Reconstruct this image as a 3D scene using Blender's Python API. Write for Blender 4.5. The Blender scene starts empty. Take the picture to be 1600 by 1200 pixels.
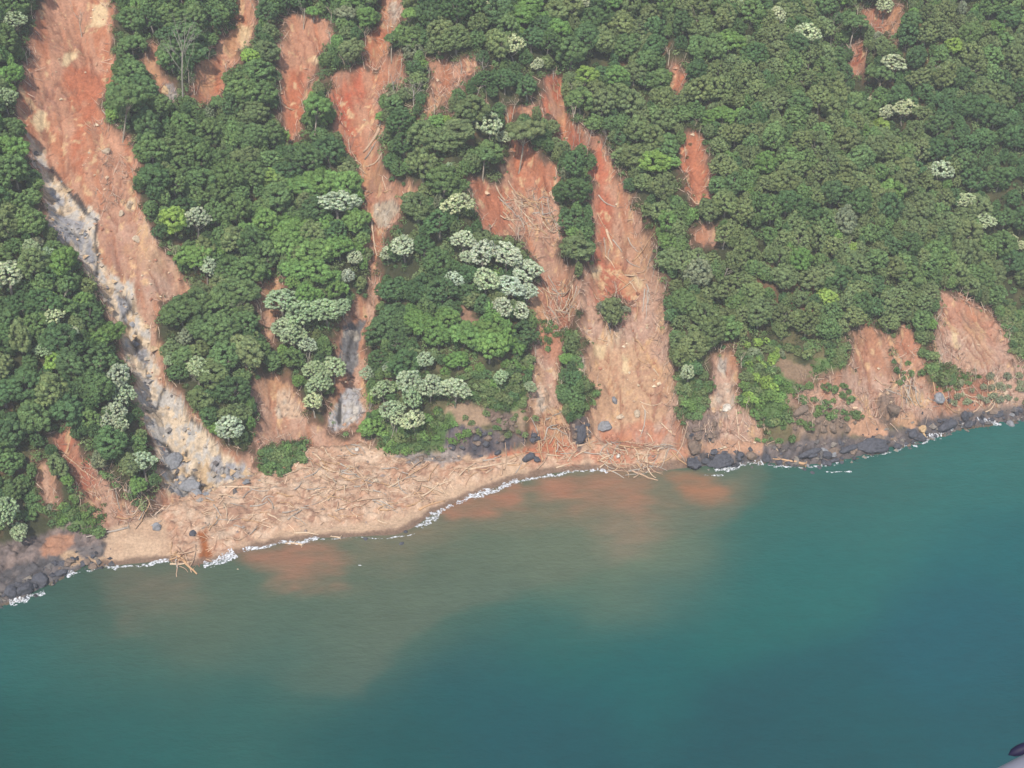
import bpy, math, random
import numpy as np
from mathutils import Vector, Matrix
R = math.radians
rng = np.random.default_rng(7)
random.seed(7)

# ------------------------------------------------------------------ camera, sky, sun, exposure
scene = bpy.context.scene
COL = scene.collection
CAM_H, PITCH, FPX = 260.0, R(33.0), 2084.0          # height above the sea, degrees down, focal length in photo pixels
cam_d = bpy.data.cameras.new('camera'); cam = bpy.data.objects.new('camera', cam_d); COL.objects.link(cam)
cam.location = (0, 0, CAM_H); cam.rotation_euler = (math.pi/2 - PITCH, 0, 0)
cam_d.sensor_width = 36; cam_d.lens = FPX/1600*36; cam_d.clip_start = 0.2; cam_d.clip_end = 6000
scene.camera = cam

SUN_EL, SUN_AZ = R(54), R(193)       # azimuth measured clockwise from +Y (the view direction): behind the camera, to the left
world = bpy.data.worlds.new('World'); scene.world = world; world.use_nodes = True
wn = world.node_tree; wn.nodes.clear()
sky = wn.nodes.new('ShaderNodeTexSky'); sky.sky_type = 'NISHITA'; sky.sun_disc = False
sky.sun_elevation = SUN_EL; sky.sun_rotation = SUN_AZ; sky.air_density = 1.0; sky.dust_density = 1.5
bg = wn.nodes.new('ShaderNodeBackground'); bg.inputs['Strength'].default_value = 0.15
wo = wn.nodes.new('ShaderNodeOutputWorld')
wn.links.new(sky.outputs[0], bg.inputs[0]); wn.links.new(bg.outputs[0], wo.inputs[0])
sun_d = bpy.data.lights.new('sun', 'SUN'); sun_d.energy = 3.4; sun_d.angle = R(0.6); sun_d.color = (1.0, 0.95, 0.87)
sun = bpy.data.objects.new('sun', sun_d); COL.objects.link(sun)
to_sun = Vector((math.sin(SUN_AZ)*math.cos(SUN_EL), math.cos(SUN_AZ)*math.cos(SUN_EL), math.sin(SUN_EL)))
sun.rotation_euler = to_sun.to_track_quat('Z', 'Y').to_euler()
sun.location = (-60, -40, 400)
vs = scene.view_settings; vs.view_transform = 'Standard'; vs.look = 'None'; vs.gamma = 1; vs.exposure = 0.45
try: scene.cycles.max_bounces = 5; scene.cycles.diffuse_bounces = 2; scene.cycles.transmission_bounces = 2; scene.cycles.volume_bounces = 0
except Exception: pass

# ------------------------------------------------------------------ maths helpers
CP, SP = math.cos(PITCH), math.sin(PITCH)
def ray(px, py):
    """unit-depth ray of a photo pixel (1600x1200)"""
    u = (np.asarray(px, float)-800)/FPX; v = (600-np.asarray(py, float))/FPX
    return u, CP+v*SP, -SP+v*CP
def at_z(px, py, z=0.0):
    dx, dy, dz = ray(px, py); t = (z-CAM_H)/dz
    return dx*t, dy*t
def project(x, y, z):
    d = y*CP-(z-CAM_H)*SP; up = y*SP+(z-CAM_H)*CP
    return 800+FPX*x/d, 600-FPX*up/d
def lin(c):
    c = np.asarray(c, float)/255
    return np.where(c <= 0.04045, c/12.92, ((c+0.055)/1.055)**2.4)
def alb(r, g, b, k=0.64):
    return lin((r, g, b))*k
def smooth(a, b, x):
    t = np.clip((x-a)/(b-a), 0, 1); return t*t*(3-2*t)
def hash2(ix, iy, s):
    h = (ix.astype(np.int64)*374761393 + iy.astype(np.int64)*668265263 + s*2246822519) & 0xFFFFFFFF
    h = ((h ^ (h >> 13))*1274126177) & 0xFFFFFFFF
    h = h ^ (h >> 16)
    return (h & 0xFFFFFF)/float(0x1000000)
def vnoise(x, y, s=0):
    ix = np.floor(x); iy = np.floor(y); fx = x-ix; fy = y-iy
    fx = fx*fx*(3-2*fx); fy = fy*fy*(3-2*fy)
    a = hash2(ix, iy, s); b = hash2(ix+1, iy, s); c = hash2(ix, iy+1, s); d = hash2(ix+1, iy+1, s)
    return (a+(b-a)*fx)*(1-fy)+(c+(d-c)*fx)*fy
def fbm(x, y, s=0, octv=4, gain=0.5):
    r = 0; a = 1; n = 0
    for i in range(octv):
        r = r+a*(vnoise(x*2**i+i*17.3, y*2**i+i*9.1, s+i)*2-1); n += a; a *= gain
    return r/n
def cells(x, y, s=0):
    """jittered cells: (random value of nearest cell, distance to the cell border)"""
    ix = np.floor(x); iy = np.floor(y)
    d1 = np.full(x.shape, 9.0); d2 = np.full(x.shape, 9.0); val = np.zeros(x.shape)
    for ox in (-1, 0, 1):
        for oy in (-1, 0, 1):
            cx = ix+ox; cy = iy+oy
            qx = cx+hash2(cx, cy, s)*0.9; qy = cy+hash2(cx, cy, s+1)*0.9
            d = np.hypot(x-qx, y-qy); v = hash2(cx, cy, s+2)
            near = d < d1
            d2 = np.where(near, d1, np.minimum(d2, d)); val = np.where(near, v, val); d1 = np.where(near, d, d1)
    return val, d2-d1
def seg_dist(x, y, pts):
    best = np.full(np.shape(x), 1e9)
    for (ax, ay), (bx, by) in zip(pts[:-1], pts[1:]):
        vx, vy = bx-ax, by-ay; L = vx*vx+vy*vy+1e-9
        t = np.clip(((x-ax)*vx+(y-ay)*vy)/L, 0, 1)
        best = np.minimum(best, np.hypot(x-ax-t*vx, y-ay-t*vy))
    return best
def inside(x, y, pts):
    r = np.zeros(np.shape(x), bool)
    for (ax, ay), (bx, by) in zip(pts, pts[1:]+pts[:1]):
        if ay == by: continue
        c = ((ay > y) != (by > y)) & (x < (bx-ax)*(y-ay)/(by-ay)+ax)
        r ^= c
    return r
def sdf(x, y, pts, reach=60):
    """signed distance to a closed outline, positive inside; clipped at -reach"""
    x = np.asarray(x, float); y = np.asarray(y, float)
    out = np.full(x.shape, -float(reach))
    P = np.array(pts); m = (x > P[:, 0].min()-reach) & (x < P[:, 0].max()+reach) & (y > P[:, 1].min()-reach) & (y < P[:, 1].max()+reach)
    if m.any():
        xs, ys = x[m], y[m]
        d = seg_dist(xs, ys, list(pts)+[pts[0]]); ins = inside(xs, ys, list(pts))
        out[m] = np.maximum(np.where(ins, d, -d), -reach)
    return out

# ------------------------------------------------------------------ outlines traced from the photograph (photo pixels)
SHORE = [(-420, 1060), (-200, 1000), (0, 945), (60, 925), (100, 900), (130, 888), (190, 882), (265, 876), (300, 885), (345, 876), (385, 860), (430, 850), (500, 840), (560, 838), (620, 836), (650, 822), (680, 800), (740, 775), (800, 752), (860, 740), (920, 735), (960, 737), (1010, 738), (1080, 730), (1130, 728), (1190, 722), (1240, 728), (1300, 722), (1350, 712), (1400, 700), (1450, 686), (1500, 670), (1560, 660), (1600, 658), (1800, 640), (2100, 640)]
TOE = [(-420, 930), (-200, 880), (0, 855), (60, 838), (150, 835), (240, 808), (300, 775), (400, 742), (480, 705), (560, 695), (620, 714), (700, 712), (760, 714), (820, 706), (860, 695), (900, 692), (960, 695), (1040, 705), (1090, 708), (1150, 702), (1200, 695), (1260, 692), (1330, 685), (1400, 670), (1470, 652), (1520, 640), (1600, 632), (1800, 605), (2100, 600)]
SCARS = {
 'wide': [(75, -40), (172, -40), (178, 60), (176, 120), (160, 165), (165, 190), (200, 215), (215, 250), (205, 290), (225, 340), (245, 380), (270, 410), (298, 450), (290, 465), (250, 468), (245, 520), (255, 570), (265, 600), (290, 625), (320, 670), (350, 700), (390, 715), (410, 745), (340, 795), (240, 800), (235, 770), (262, 765), (250, 745), (240, 700), (225, 660), (215, 620), (205, 580), (190, 560), (178, 510), (148, 450), (118, 400), (92, 370), (68, 340), (63, 280), (42, 240), (33, 170), (38, 110), (50, 60)],
 'notch': [(370, -30), (402, -30), (397, 60), (375, 90), (355, 115), (345, 160), (310, 165), (298, 140), (310, 110), (335, 80), (350, 60), (368, 40)],
 'nick': [(230, 70), (246, 72), (252, 110), (262, 130), (275, 150), (262, 158), (245, 140), (232, 110)],
 'twin': [(445, 28), (480, 22), (522, 42), (515, 72), (500, 90), (500, 110), (485, 130), (480, 150), (470, 170), (475, 205), (455, 218), (440, 200), (430, 185), (438, 160), (435, 100), (440, 60)],
 'chute': [(600, -30), (632, -30), (627, 40), (608, 60), (607, 80), (592, 108), (578, 112), (570, 80), (578, 55), (600, 30)],
 'spoon': [(520, 120), (560, 105), (590, 112), (602, 84), (630, 90), (628, 130), (606, 132), (592, 160), (600, 190), (588, 220), (595, 250), (602, 280), (625, 305), (640, 288), (652, 300), (628, 322), (620, 345), (602, 360), (592, 402), (582, 402), (580, 350), (573, 330), (560, 262), (543, 232), (530, 190), (519, 150)],
 'hollow': [(668, 100), (735, 92), (748, 105), (718, 130), (702, 150), (687, 170), (668, 192), (663, 180), (673, 140)],
 'strand': [(583, 395), (591, 400), (586, 430), (590, 470), (577, 475), (575, 440)],
 'creek': [(560, 468), (582, 478), (577, 520), (568, 560), (572, 610), (567, 655), (548, 678), (510, 678), (515, 640), (528, 560), (533, 510)],
 'sliver': [(408, 448), (436, 438), (440, 470), (427, 500), (430, 542), (408, 522)],
 'lobe': [(398, 595), (430, 588), (465, 618), (480, 660), (512, 680), (565, 682), (600, 716), (560, 730), (400, 750), (395, 690), (405, 650), (398, 620)],
 'east': [(850, 122), (873, 122), (882, 170), (900, 200), (940, 215), (960, 260), (985, 320), (1008, 360), (1022, 410), (1037, 450), (1042, 520), (1050, 590), (1052, 640), (1075, 690), (1095, 735), (895, 745), (925, 640), (900, 600), (903, 560), (920, 540), (900, 520), (908, 480), (905, 440), (930, 412), (930, 380), (920, 330), (927, 250), (917, 225), (888, 240), (868, 205), (845, 170)],
 'west': [(790, 168), (842, 166), (871, 215), (882, 235), (870, 290), (877, 340), (872, 400), (900, 440), (908, 480), (895, 510), (880, 560), (870, 600), (888, 700), (822, 712), (830, 600), (840, 540), (840, 510), (825, 480), (845, 440), (835, 400), (805, 372), (770, 368), (750, 340), (730, 290), (780, 285), (795, 240)],
 'slit': [(1073, 212), (1090, 208), (1112, 260), (1106, 312), (1085, 322), (1070, 292), (1070, 250)],
 'dash': [(1050, 98), (1068, 100), (1072, 130), (1062, 150), (1048, 138)],
 'pit': [(1076, 358), (1108, 354), (1118, 376), (1100, 386), (1078, 378)],
 'ridge': [(1343, 12), (1412, 10), (1398, 50), (1375, 52), (1345, 35)],
 'cut': [(1330, 68), (1350, 68), (1352, 122), (1334, 112)],
 'tongue': [(1118, 553), (1146, 543), (1157, 580), (1152, 630), (1182, 660), (1195, 708), (1080, 725), (1090, 690), (1108, 640), (1108, 590)],
 'bowl': [(1330, 520), (1355, 510), (1387, 530), (1392, 560), (1402, 600), (1465, 620), (1455, 655), (1380, 660), (1330, 650), (1262, 640), (1240, 622), (1262, 600), (1330, 575)],
 'scoop': [(1404, 512), (1432, 520), (1432, 555), (1460, 590), (1480, 604), (1440, 625), (1410, 590), (1400, 560)],
 'end': [(1468, 452), (1502, 462), (1552, 488), (1572, 530), (1583, 572), (1602, 562), (1720, 545), (1720, 640), (1450, 656), (1458, 600), (1475, 575), (1458, 540), (1468, 500)],
 'fork': [(78, 680), (106, 678), (132, 720), (167, 750), (200, 790), (250, 835), (160, 838), (128, 775), (95, 712)],
 'prong': [(58, 718), (72, 730), (85, 760), (92, 792), (70, 785), (55, 745)],
}
GREEN_HOLES = {
 'brow': [(798, 176), (850, 182), (872, 205), (888, 242), (874, 266), (845, 240), (815, 222), (796, 205)],   # vegetation standing inside the scars
 'column': [(878, 240), (917, 225), (927, 255), (920, 330), (930, 405), (905, 440), (880, 400), (868, 290)],
 'bush': [(930, 480), (955, 466), (985, 478), (975, 500), (958, 518), (935, 500)],
 'wedge': [(880, 520), (905, 510), (905, 560), (925, 600), (935, 610), (920, 640), (895, 655), (880, 600)],
 'patch': [(1448, 572), (1480, 566), (1500, 582), (1535, 590), (1510, 602), (1475, 612), (1455, 598)],
 'thicket': [(405, 700), (440, 690), (480, 690), (480, 712), (450, 738), (425, 745), (405, 730)],
}
STREAM = [(42, 205), (62, 225), (78, 262), (110, 298), (150, 338), (157, 400), (172, 430), (205, 452), (215, 480), (236, 520), (235, 560), (252, 602), (285, 625), (315, 672), (355, 712), (405, 745), (335, 778), (265, 772), (252, 745), (240, 700), (226, 650), (213, 600), (190, 530), (148, 448), (108, 395), (72, 350), (70, 300), (44, 238)]
SLABS = [  # (outline, colour) bare bedrock
 ([(85, 305), (103, 312), (100, 322), (88, 322)], (168, 170, 172)), ([(75, 345), (110, 335), (135, 350), (120, 372), (95, 380), (80, 366)], (158, 160, 164)),
 ([(108, 368), (140, 362), (146, 400), (148, 412), (130, 405), (118, 388)], (150, 156, 162)), ([(178, 462), (198, 465), (205, 485), (195, 505), (185, 490)], (150, 154, 158)),
 ([(188, 480), (200, 495), (200, 508), (186, 502)], (140, 146, 152)), ([(212, 546), (228, 550), (230, 566), (216, 562)], (150, 152, 158)),
 ([(245, 688), (270, 698), (292, 712), (288, 730), (268, 738), (250, 722)], (160, 160, 162)), ([(275, 748), (300, 740), (316, 748), (306, 768), (288, 778), (270, 768)], (150, 152, 158)),
 ([(326, 725), (345, 712), (352, 740), (338, 752)], (150, 155, 158)), ([(352, 722), (382, 728), (378, 745), (352, 745)], (160, 160, 158)),
 ([(535, 510), (572, 500), (560, 560), (548, 590), (530, 570)], (120, 114, 116)), ([(538, 600), (565, 610), (565, 650), (545, 672), (513, 675), (516, 645)], (172, 172, 172)),
 ([(585, 320), (612, 316), (622, 325), (605, 352), (592, 356), (586, 340)], (178, 168, 152)), ([(610, 5), (628, 5), (622, 40), (606, 44)], (170, 150, 138)),
 ([(255, 130), (268, 132), (278, 145), (276, 155), (258, 158)], (135, 135, 140)), ([(1120, 555), (1138, 560), (1136, 580), (1122, 578)], (180, 172, 165)),
 ([(1118, 600), (1150, 598), (1150, 640), (1130, 650), (1116, 630)], (190, 170, 155)), ([(440, 605), (462, 625), (472, 650), (430, 652), (432, 630)], (200, 178, 158)),
 ([(843, 600), (858, 612), (856, 645), (832, 655), (838, 620)], (208, 182, 160)), ([(905, 555), (918, 558), (915, 578), (905, 582)], (205, 182, 155)),
]
DARK = [  # (outline, colour) dark shore rock and cliffs, plus bluff shadow painted in brown
 ([(705, 668), (740, 668), (790, 678), (848, 672), (840, 690), (800, 704), (740, 716), (705, 706), (700, 690)], (92, 88, 92)),
 ([(600, 712), (650, 708), (705, 706), (735, 714), (700, 722), (640, 722)], (140, 136, 136)), ([(895, 658), (915, 652), (926, 672), (918, 695), (905, 704), (895, 685)], (92, 86, 88)),
 ([(762, 640), (800, 648), (812, 668), (785, 670), (765, 655)], (100, 88, 84)), ([(1070, 652), (1085, 645), (1118, 650), (1122, 690), (1075, 700)], (125, 112, 108)),
 ([(1075, 700), (1150, 702), (1210, 692), (1260, 690), (1300, 680), (1340, 686), (1400, 674), (1450, 655), (1480, 652), (1600, 640), (1720, 600), (1720, 680), (1560, 690), (1400, 730), (1200, 760), (1085, 745)], (92, 90, 94)),
 ([(1235, 640), (1290, 632), (1340, 640), (1345, 665), (1300, 680), (1240, 680)], (132, 116, 104)), ([(1370, 630), (1390, 612), (1402, 640), (1395, 662), (1375, 660)], (128, 112, 102)),  # darker brown paints in the shadow low on the bluffs
 ([(-80, 830), (0, 850), (60, 835), (105, 820), (150, 822), (162, 850), (130, 885), (100, 925), (0, 985), (-80, 990)], (112, 104, 104)),
 ([(-80, 905), (0, 890), (70, 870), (140, 850), (165, 848), (162, 868), (110, 905), (0, 965), (-80, 990)], (88, 90, 96)),
]
SOILP = [  # soil laid over the dark rock
 ([(70, 840), (115, 836), (118, 852), (88, 868), (68, 868)], (184, 136, 108)), ([(95, 868), (115, 856), (135, 875), (162, 870), (175, 872), (110, 892)], (205, 172, 138)),
 ([(1330, 658), (1352, 648), (1375, 665), (1385, 680), (1350, 682), (1328, 678)], (208, 160, 128)), ([(1385, 650), (1425, 642), (1435, 662), (1410, 672)], (205, 160, 125)),
 ([(1100, 690), (1140, 690), (1195, 690), (1190, 705), (1130, 708), (1085, 705)], (200, 155, 125)), ([(1450, 606), (1540, 590), (1560, 625), (1520, 640), (1460, 640)], (176, 122, 96)),
 ([(840, 690), (870, 680), (895, 700), (880, 712), (820, 712), (780, 716), (760, 716), (800, 704)], (196, 125, 92)),
]
GRASS = [[(735, 590), (810, 595), (830, 610), (815, 640), (760, 638), (735, 615)], [(640, 650), (700, 650), (735, 690), (700, 706), (640, 712), (590, 705), (600, 660)],
 [(1060, 590), (1110, 600), (1105, 640), (1075, 660), (1055, 640)], [(1160, 560), (1240, 600), (1230, 660), (1190, 670), (1160, 640)], [(930, 600), (940, 600), (930, 630)],
 [(1270, 560), (1330, 560), (1320, 580), (1260, 590)], [(85, 790), (165, 790), (160, 835), (90, 832)], [(840, 500), (862, 500), (855, 540), (842, 540)], GREEN_HOLES['patch'], GREEN_HOLES['wedge'], GREEN_HOLES['thicket'],
 [(1560, 490), (1640, 480), (1640, 560), (1590, 560)], [(360, 640), (400, 620), (400, 690), (380, 700), (345, 680)], [(1340, 548), (1352, 550), (1350, 565), (1340, 562)]]
BARE = [  # thin dry ground between the lower shrubs
 ([(690, 640), (735, 630), (770, 640), (765, 660), (735, 672), (705, 665)], (170, 142, 116)), ([(812, 600), (832, 600), (828, 680), (812, 690), (800, 650)], (172, 145, 118)),
 ([(720, 480), (755, 500), (735, 515), (715, 505)], (165, 128, 105)), ([(1180, 620), (1240, 600), (1262, 610), (1250, 640), (1195, 650)], (165, 135, 112)), ([(1215, 560), (1330, 575), (1320, 600), (1220, 600)], (150, 125, 100))]
SHRUBZONE = [[(1085, 590), (1160, 530), (1320, 540), (1330, 600), (1260, 680), (1100, 700)], [(590, 600), (840, 560), (835, 700), (600, 715)], [(1380, 540), (1470, 560), (1470, 620), (1400, 620)], [(1550, 470), (1720, 450), (1720, 560), (1590, 580)],
 [(1000, 600), (1110, 590), (1100, 660), (1060, 690)], [(40, 770), (240, 790), (240, 850), (0, 850)], [(380, 680), (490, 690), (480, 750), (390, 740)]]

# ------------------------------------------------------------------ terrain
def axis(lo, c0, c1, hi, fine, coarse):
    return np.concatenate([np.arange(lo, c0, coarse), np.arange(c0, c1, fine), np.arange(c1, hi+coarse, coarse)])
GX = axis(-430, -232, 240, 460, 0.55, 3.0); GY = axis(215, 270, 560, 720, 0.55, 3.0)
X, Y = np.meshgrid(GX, GY)
shore_w = list(zip(*[a.tolist() for a in at_z(*np.array(SHORE).T, 0.0)]))
toe_w = list(zip(*[a.tolist() for a in at_z(*np.array(TOE).T, 4.0)]))
def side(x, y, pts):
    P = np.array(pts); return np.sign(y-np.interp(x, P[:, 0], P[:, 1]))
wx = fbm(X/9, Y/9, 40, 3)*1.2
dS = seg_dist(X, Y+wx*0.5, shore_w)*side(X, Y+wx*0.5, shore_w)
dT = seg_dist(X, Y+wx, toe_w)*side(X, Y+wx, toe_w)
shx = np.interp(X, np.array(shore_w)[:, 0], np.array(SHORE)[:, 0])          # photo column of the nearest shore, used to vary the cliffs along the coast
cliff = np.interp(shx, [-300, 0, 150, 230, 560, 610, 700, 850, 890, 905, 940, 1060, 1090, 1200, 1300, 1420, 1500, 1600, 1800], [4, 4, 3, 0, 0, 3, 9, 8, 2, 7, 1, 1, 7, 6, 8, 6, 5, 5, 5])
grade = np.interp(shx, [-300, 300, 600, 1000, 1300, 1800], [0.80, 0.78, 0.84, 0.80, 0.78, 0.74])
landT = np.maximum(dT, 0)
b = 4*np.clip(dS/(np.maximum(dS-np.minimum(dT, 0), 0.1)), 0, 1)**0.9
Hh = np.where(dS < 0, np.maximum(dS*0.35, -9), b)
slope = landT*grade
slope = np.where(slope > 150, 150+(slope-150)*0.45, slope)
slope = np.where(slope > 190, 190+(slope-190)*0.2, slope)
Hh = Hh+slope*smooth(0, 9, landT)*1.0+cliff*smooth(0.0, 3.0, landT)
up = smooth(5, 45, landT)
Hh = Hh+up*(fbm(X/38, Y/38, 3, 3)*10.0)+smooth(2, 12, landT)*fbm(X/11, Y/11, 9, 3)*1.3
def Hs(x, y, G=None):
    G = Hh if G is None else G
    x = np.asarray(x, float); y = np.asarray(y, float)
    i = np.clip(np.searchsorted(GX, x)-1, 0, len(GX)-2); j = np.clip(np.searchsorted(GY, y)-1, 0, len(GY)-2)
    fx = np.clip((x-GX[i])/(GX[i+1]-GX[i]), 0, 1); fy = np.clip((y-GY[j])/(GY[j+1]-GY[j]), 0, 1)
    return (G[j, i]*(1-fx)+G[j, i+1]*fx)*(1-fy)+(G[j+1, i]*(1-fx)+G[j+1, i+1]*fx)*fy
def hit(px, py, dz=0.0):
    """where the ray of a photo pixel meets the ground (raised by dz)"""
    px = np.atleast_1d(np.asarray(px, float)); py = np.atleast_1d(np.asarray(py, float))
    dx, dy, dzr = ray(px, py); t = np.full(px.shape, 230.0); done = np.zeros(px.shape, bool)
    dz = np.broadcast_to(np.asarray(dz, float), px.shape)
    for step in (6.0, 1.0, 0.15):
        done[:] = False
        for _ in range(160):
            done |= CAM_H+dzr*t <= np.maximum(Hs(dx*t, dy*t), 0)+dz
            if done.all(): break
            t = np.where(done, t, t+step)
        if step > 0.2: t = t-step
    return dx*t, dy*t
def gully(pts, depth, width, ridge=0.0):
    global Hh
    P = np.array(pts, float); gx, gy = hit(P[:, 0], P[:, 1])
    d = seg_dist(X, Y, list(zip(gx, gy)))
    f = np.exp(-(d/width)**2)*smooth(0, 14, landT)
    Hh = Hh-depth*f
gully([(110, -120), (95, 0), (80, 150), (75, 260), (130, 400), (205, 540), (260, 660), (330, 760)], 8, 15)
gully([(50, 210), (85, 300), (140, 390), (195, 490), (235, 590), (275, 690)], 2.5, 4)
gully([(625, -100), (600, 40), (560, 200), (598, 330), (585, 430), (560, 540), (530, 660)], 6, 9)
gully([(855, 130), (930, 260), (955, 400), (985, 560), (990, 680)], 4.5, 13)
gully([(800, 180), (830, 320), (865, 460), (850, 600), (855, 690)], 4.5, 9)
gully([(1060, 100), (1090, 300), (1130, 560), (1140, 680)], 4.5, 8)
gully([(1290, -160), (1340, 60), (1440, 180), (1560, 330), (1700, 440), (1900, 520)], 30, 24)
gully([(460, -60), (455, 200), (420, 470), (430, 640)], 4, 8)
gully([(370, -60), (320, 150), (300, 300)], 3, 8)
gully([(1370, 520), (1350, 640)], 3, 7)
gully([(90, 690), (200, 800)], 2.5, 5)
def ridge_line(pts, h, width):
    global Hh
    P = np.array(pts, float); gx, gy = hit(P[:, 0], P[:, 1])
    Hh = Hh+h*np.exp(-(seg_dist(X, Y, list(zip(gx, gy)))/width)**2)*smooth(0, 14, landT)
ridge_line([(1180, 60), (1300, 200), (1440, 330), (1560, 420)], 9, 20)
ridge_line([(900, 225), (900, 420)], 1.5, 6)
PX, PY = project(X, Y, np.maximum(Hh, 0))
nz = fbm(X/5, Y/5, 21, 3)*13+fbm(X/1.6, Y/1.6, 27, 2)*7
def scar_field(px, py, noise):
    s = np.full(px.shape, -60.0)
    for k, P in SCARS.items(): s = np.maximum(s, sdf(px, py, P))
    for k, P in GREEN_HOLES.items(): s = np.minimum(s, -sdf(px, py, P))
    return s+noise
sc0 = scar_field(PX, PY, nz)
u_al = X*math.cos(0.28)+Y*math.sin(0.28); v_dn = -X*math.sin(0.28)+Y*math.cos(0.28)
m0 = smooth(-3, 6, sc0)*smooth(0, 5, landT)
rill = np.abs(fbm(u_al/4.0+0.6*fbm(X/6, Y/6, 57, 2), v_dn/30, 58, 3)); rill = np.exp(-(rill/0.05)**2)*smooth(6, 18, sc0); rill2 = np.exp(-(np.abs(fbm(u_al/1.6, v_dn/12+0.3*fbm(X/3, Y/3, 59, 2), 59, 2))/0.07)**2)*smooth(4, 10, sc0)
Hh = Hh-(1.5+1.4*smooth(2, 14, sc0))*m0-(rill*1.1+rill2*0.4)*m0
Hh = Hh+m0*(fbm(u_al/2.6, v_dn/16, 51, 3)*0.9+fbm(X/1.7, Y/1.7, 52, 2)*0.25)
rockm = np.zeros(X.shape)
for P, c in SLABS+DARK: rockm = np.maximum(rockm, smooth(-2, 3, sdf(PX, PY, P)+nz*0.5))
rockm = np.maximum(rockm, 0.32*smooth(-3, 5, sdf(PX, PY, STREAM)+nz))
cv, ce = cells(u_al/2.7+fbm(X/3, Y/3, 61, 2)*0.5, (v_dn*0.5+Hh)/2.6, 60)
cv2, ce2 = cells(u_al/1.1+fbm(X/2, Y/2, 63, 2)*0.4, (v_dn*0.5+Hh)/1.1, 66)
Hh = Hh+rockm*np.where(dS > -1, 1, 0.2)*((cv-0.45)*1.7+(cv2-0.5)*0.5-0.5*np.exp(-ce*9))
bluff = smooth(17, 5, landT)*smooth(0.5, 3, landT)*smooth(1085, 1110, shx)
Hh = Hh+bluff*((cv-0.5)*2.0+(cv2-0.5)*0.6+fbm(X/3.2, Y/3.2, 68, 3)*1.6)
for P, c in SLABS: Hh = Hh+0.7*smooth(-1, 2, sdf(PX, PY, P)+nz*0.25)-0.0
# boulder-strewn debris fans on the beach
DEB = [(245, 790), (400, 745), (480, 700), (560, 690), (620, 712), (720, 718), (820, 706), (860, 690), (1080, 700), (1090, 726), (1010, 736), (900, 722), (800, 735), (700, 765), (650, 800), (560, 815), (450, 830), (380, 850), (320, 880), (270, 870)]
debm = smooth(-6, 10, sdf(PX, PY, DEB)+nz)
Hh = Hh+debm*smooth(1.5, 6, dS)*(fbm(X/6, Y/6, 70, 3)*1.0+np.abs(fbm(X/2.4, Y/2.4, 73, 3))*1.6+fbm(X/1.1, Y/1.1, 75, 2)*0.3+0.3)

Hh = np.where(dS > 2, np.maximum(Hh, 0.7+0.25*fbm(X/3, Y/3, 79, 2)), Hh)

# ------------------------------------------------------------------ ground colour (what each place is made of, plus painted bluff shadow)
PX, PY = project(X, Y, np.maximum(Hh, 0))
C = np.zeros(X.shape+(3,)); ROUGHK = np.zeros(X.shape)
def lay(mask, col):
    global C
    C = C*(1-mask[..., None])+np.asarray(col)*mask[..., None]
n1 = fbm(X/7, Y/7, 80, 4); n2 = fbm(X/2.2, Y/2.2, 84, 3); n3 = fbm(X/0.9, Y/0.9, 88, 2); st = fbm(u_al/2.2, v_dn/18, 90, 4); n4 = fbm(X/22, Y/22, 94, 3)
lay(np.ones(X.shape), alb(72, 74, 50))
lay(smooth(0.05, 0.45, n1+0.4*n2), alb(92, 88, 60))
lay(smooth(0.3, 0.6, n4+0.4*n2), alb(125, 96, 72))
low = smooth(40, 14, landT)*smooth(-0.25, 0.25, n1+0.3*n2)
lay(low*0.8*(shx > 560), alb(128, 118, 84))
for P, c in BARE: lay(smooth(-4, 5, sdf(PX, PY, P)+nz), alb(*c)*(1))
for P in GRASS:
    g = smooth(-4, 5, sdf(PX, PY, P)+nz); lay(g, alb(96, 122, 70)); lay(g*smooth(0, 0.4, n2), alb(118, 138, 84))
scf = scar_field(PX, PY, nz)
sm = smooth(-3, 3, scf)
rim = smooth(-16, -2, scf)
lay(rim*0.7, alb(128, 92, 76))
lay(sm, alb(194, 146, 118))
lay(sm*smooth(-0.1, 0.35, st), alb(190, 130, 98))
lay(sm*smooth(0.15, 0.5, n1-0.3*st), alb(206, 158, 130))
def redness(P, k=1.0, c=(190, 112, 78)): lay(sm*k*0.8*smooth(-10, 12, sdf(PX, PY, P)+nz)*smooth(-0.45, 0.1, n1+n2*0.5+0.2), alb(*c))
redness([(120, 90), (165, 120), (160, 180), (130, 210), (125, 280), (110, 250), (120, 180), (95, 130)])
redness([(300, 90), (350, 90), (345, 165), (300, 165)]); redness([(440, 110), (480, 110), (475, 210), (440, 210)])
redness([(520, 150), (545, 150), (560, 240), (550, 260)], 1, (192, 98, 70)); redness([(540, 110), (570, 110), (570, 160), (540, 150)], 1, (200, 105, 75)); redness([(570, 40), (615, 50), (600, 110), (570, 110)])
redness([(845, 125), (880, 125), (900, 200), (950, 230), (960, 400), (1000, 470), (960, 520), (930, 470), (925, 260), (850, 200)], 1, (194, 106, 76))
redness([(1050, 98), (1120, 98), (1120, 320), (1050, 320)], 0.9); redness([(740, 290), (800, 290), (800, 370), (760, 370)]); redness([(790, 170), (880, 220), (870, 300), (800, 300)], 0.7)
redness([(835, 430), (900, 440), (890, 620), (840, 600)], 0.7); redness([(1465, 455), (1500, 460), (1560, 490), (1560, 560), (1500, 520), (1470, 520)], 0.6, (200, 125, 92)); redness([(1400, 510), (1435, 510), (1435, 560), (1400, 560)], 0.8, (200, 125, 92))
redness([(78, 680), (110, 680), (170, 760), (130, 770)], 1, (180, 100, 74)); redness([(1340, 0), (1420, 0), (1400, 60), (1330, 120)], 1, (150, 80, 60))
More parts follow.
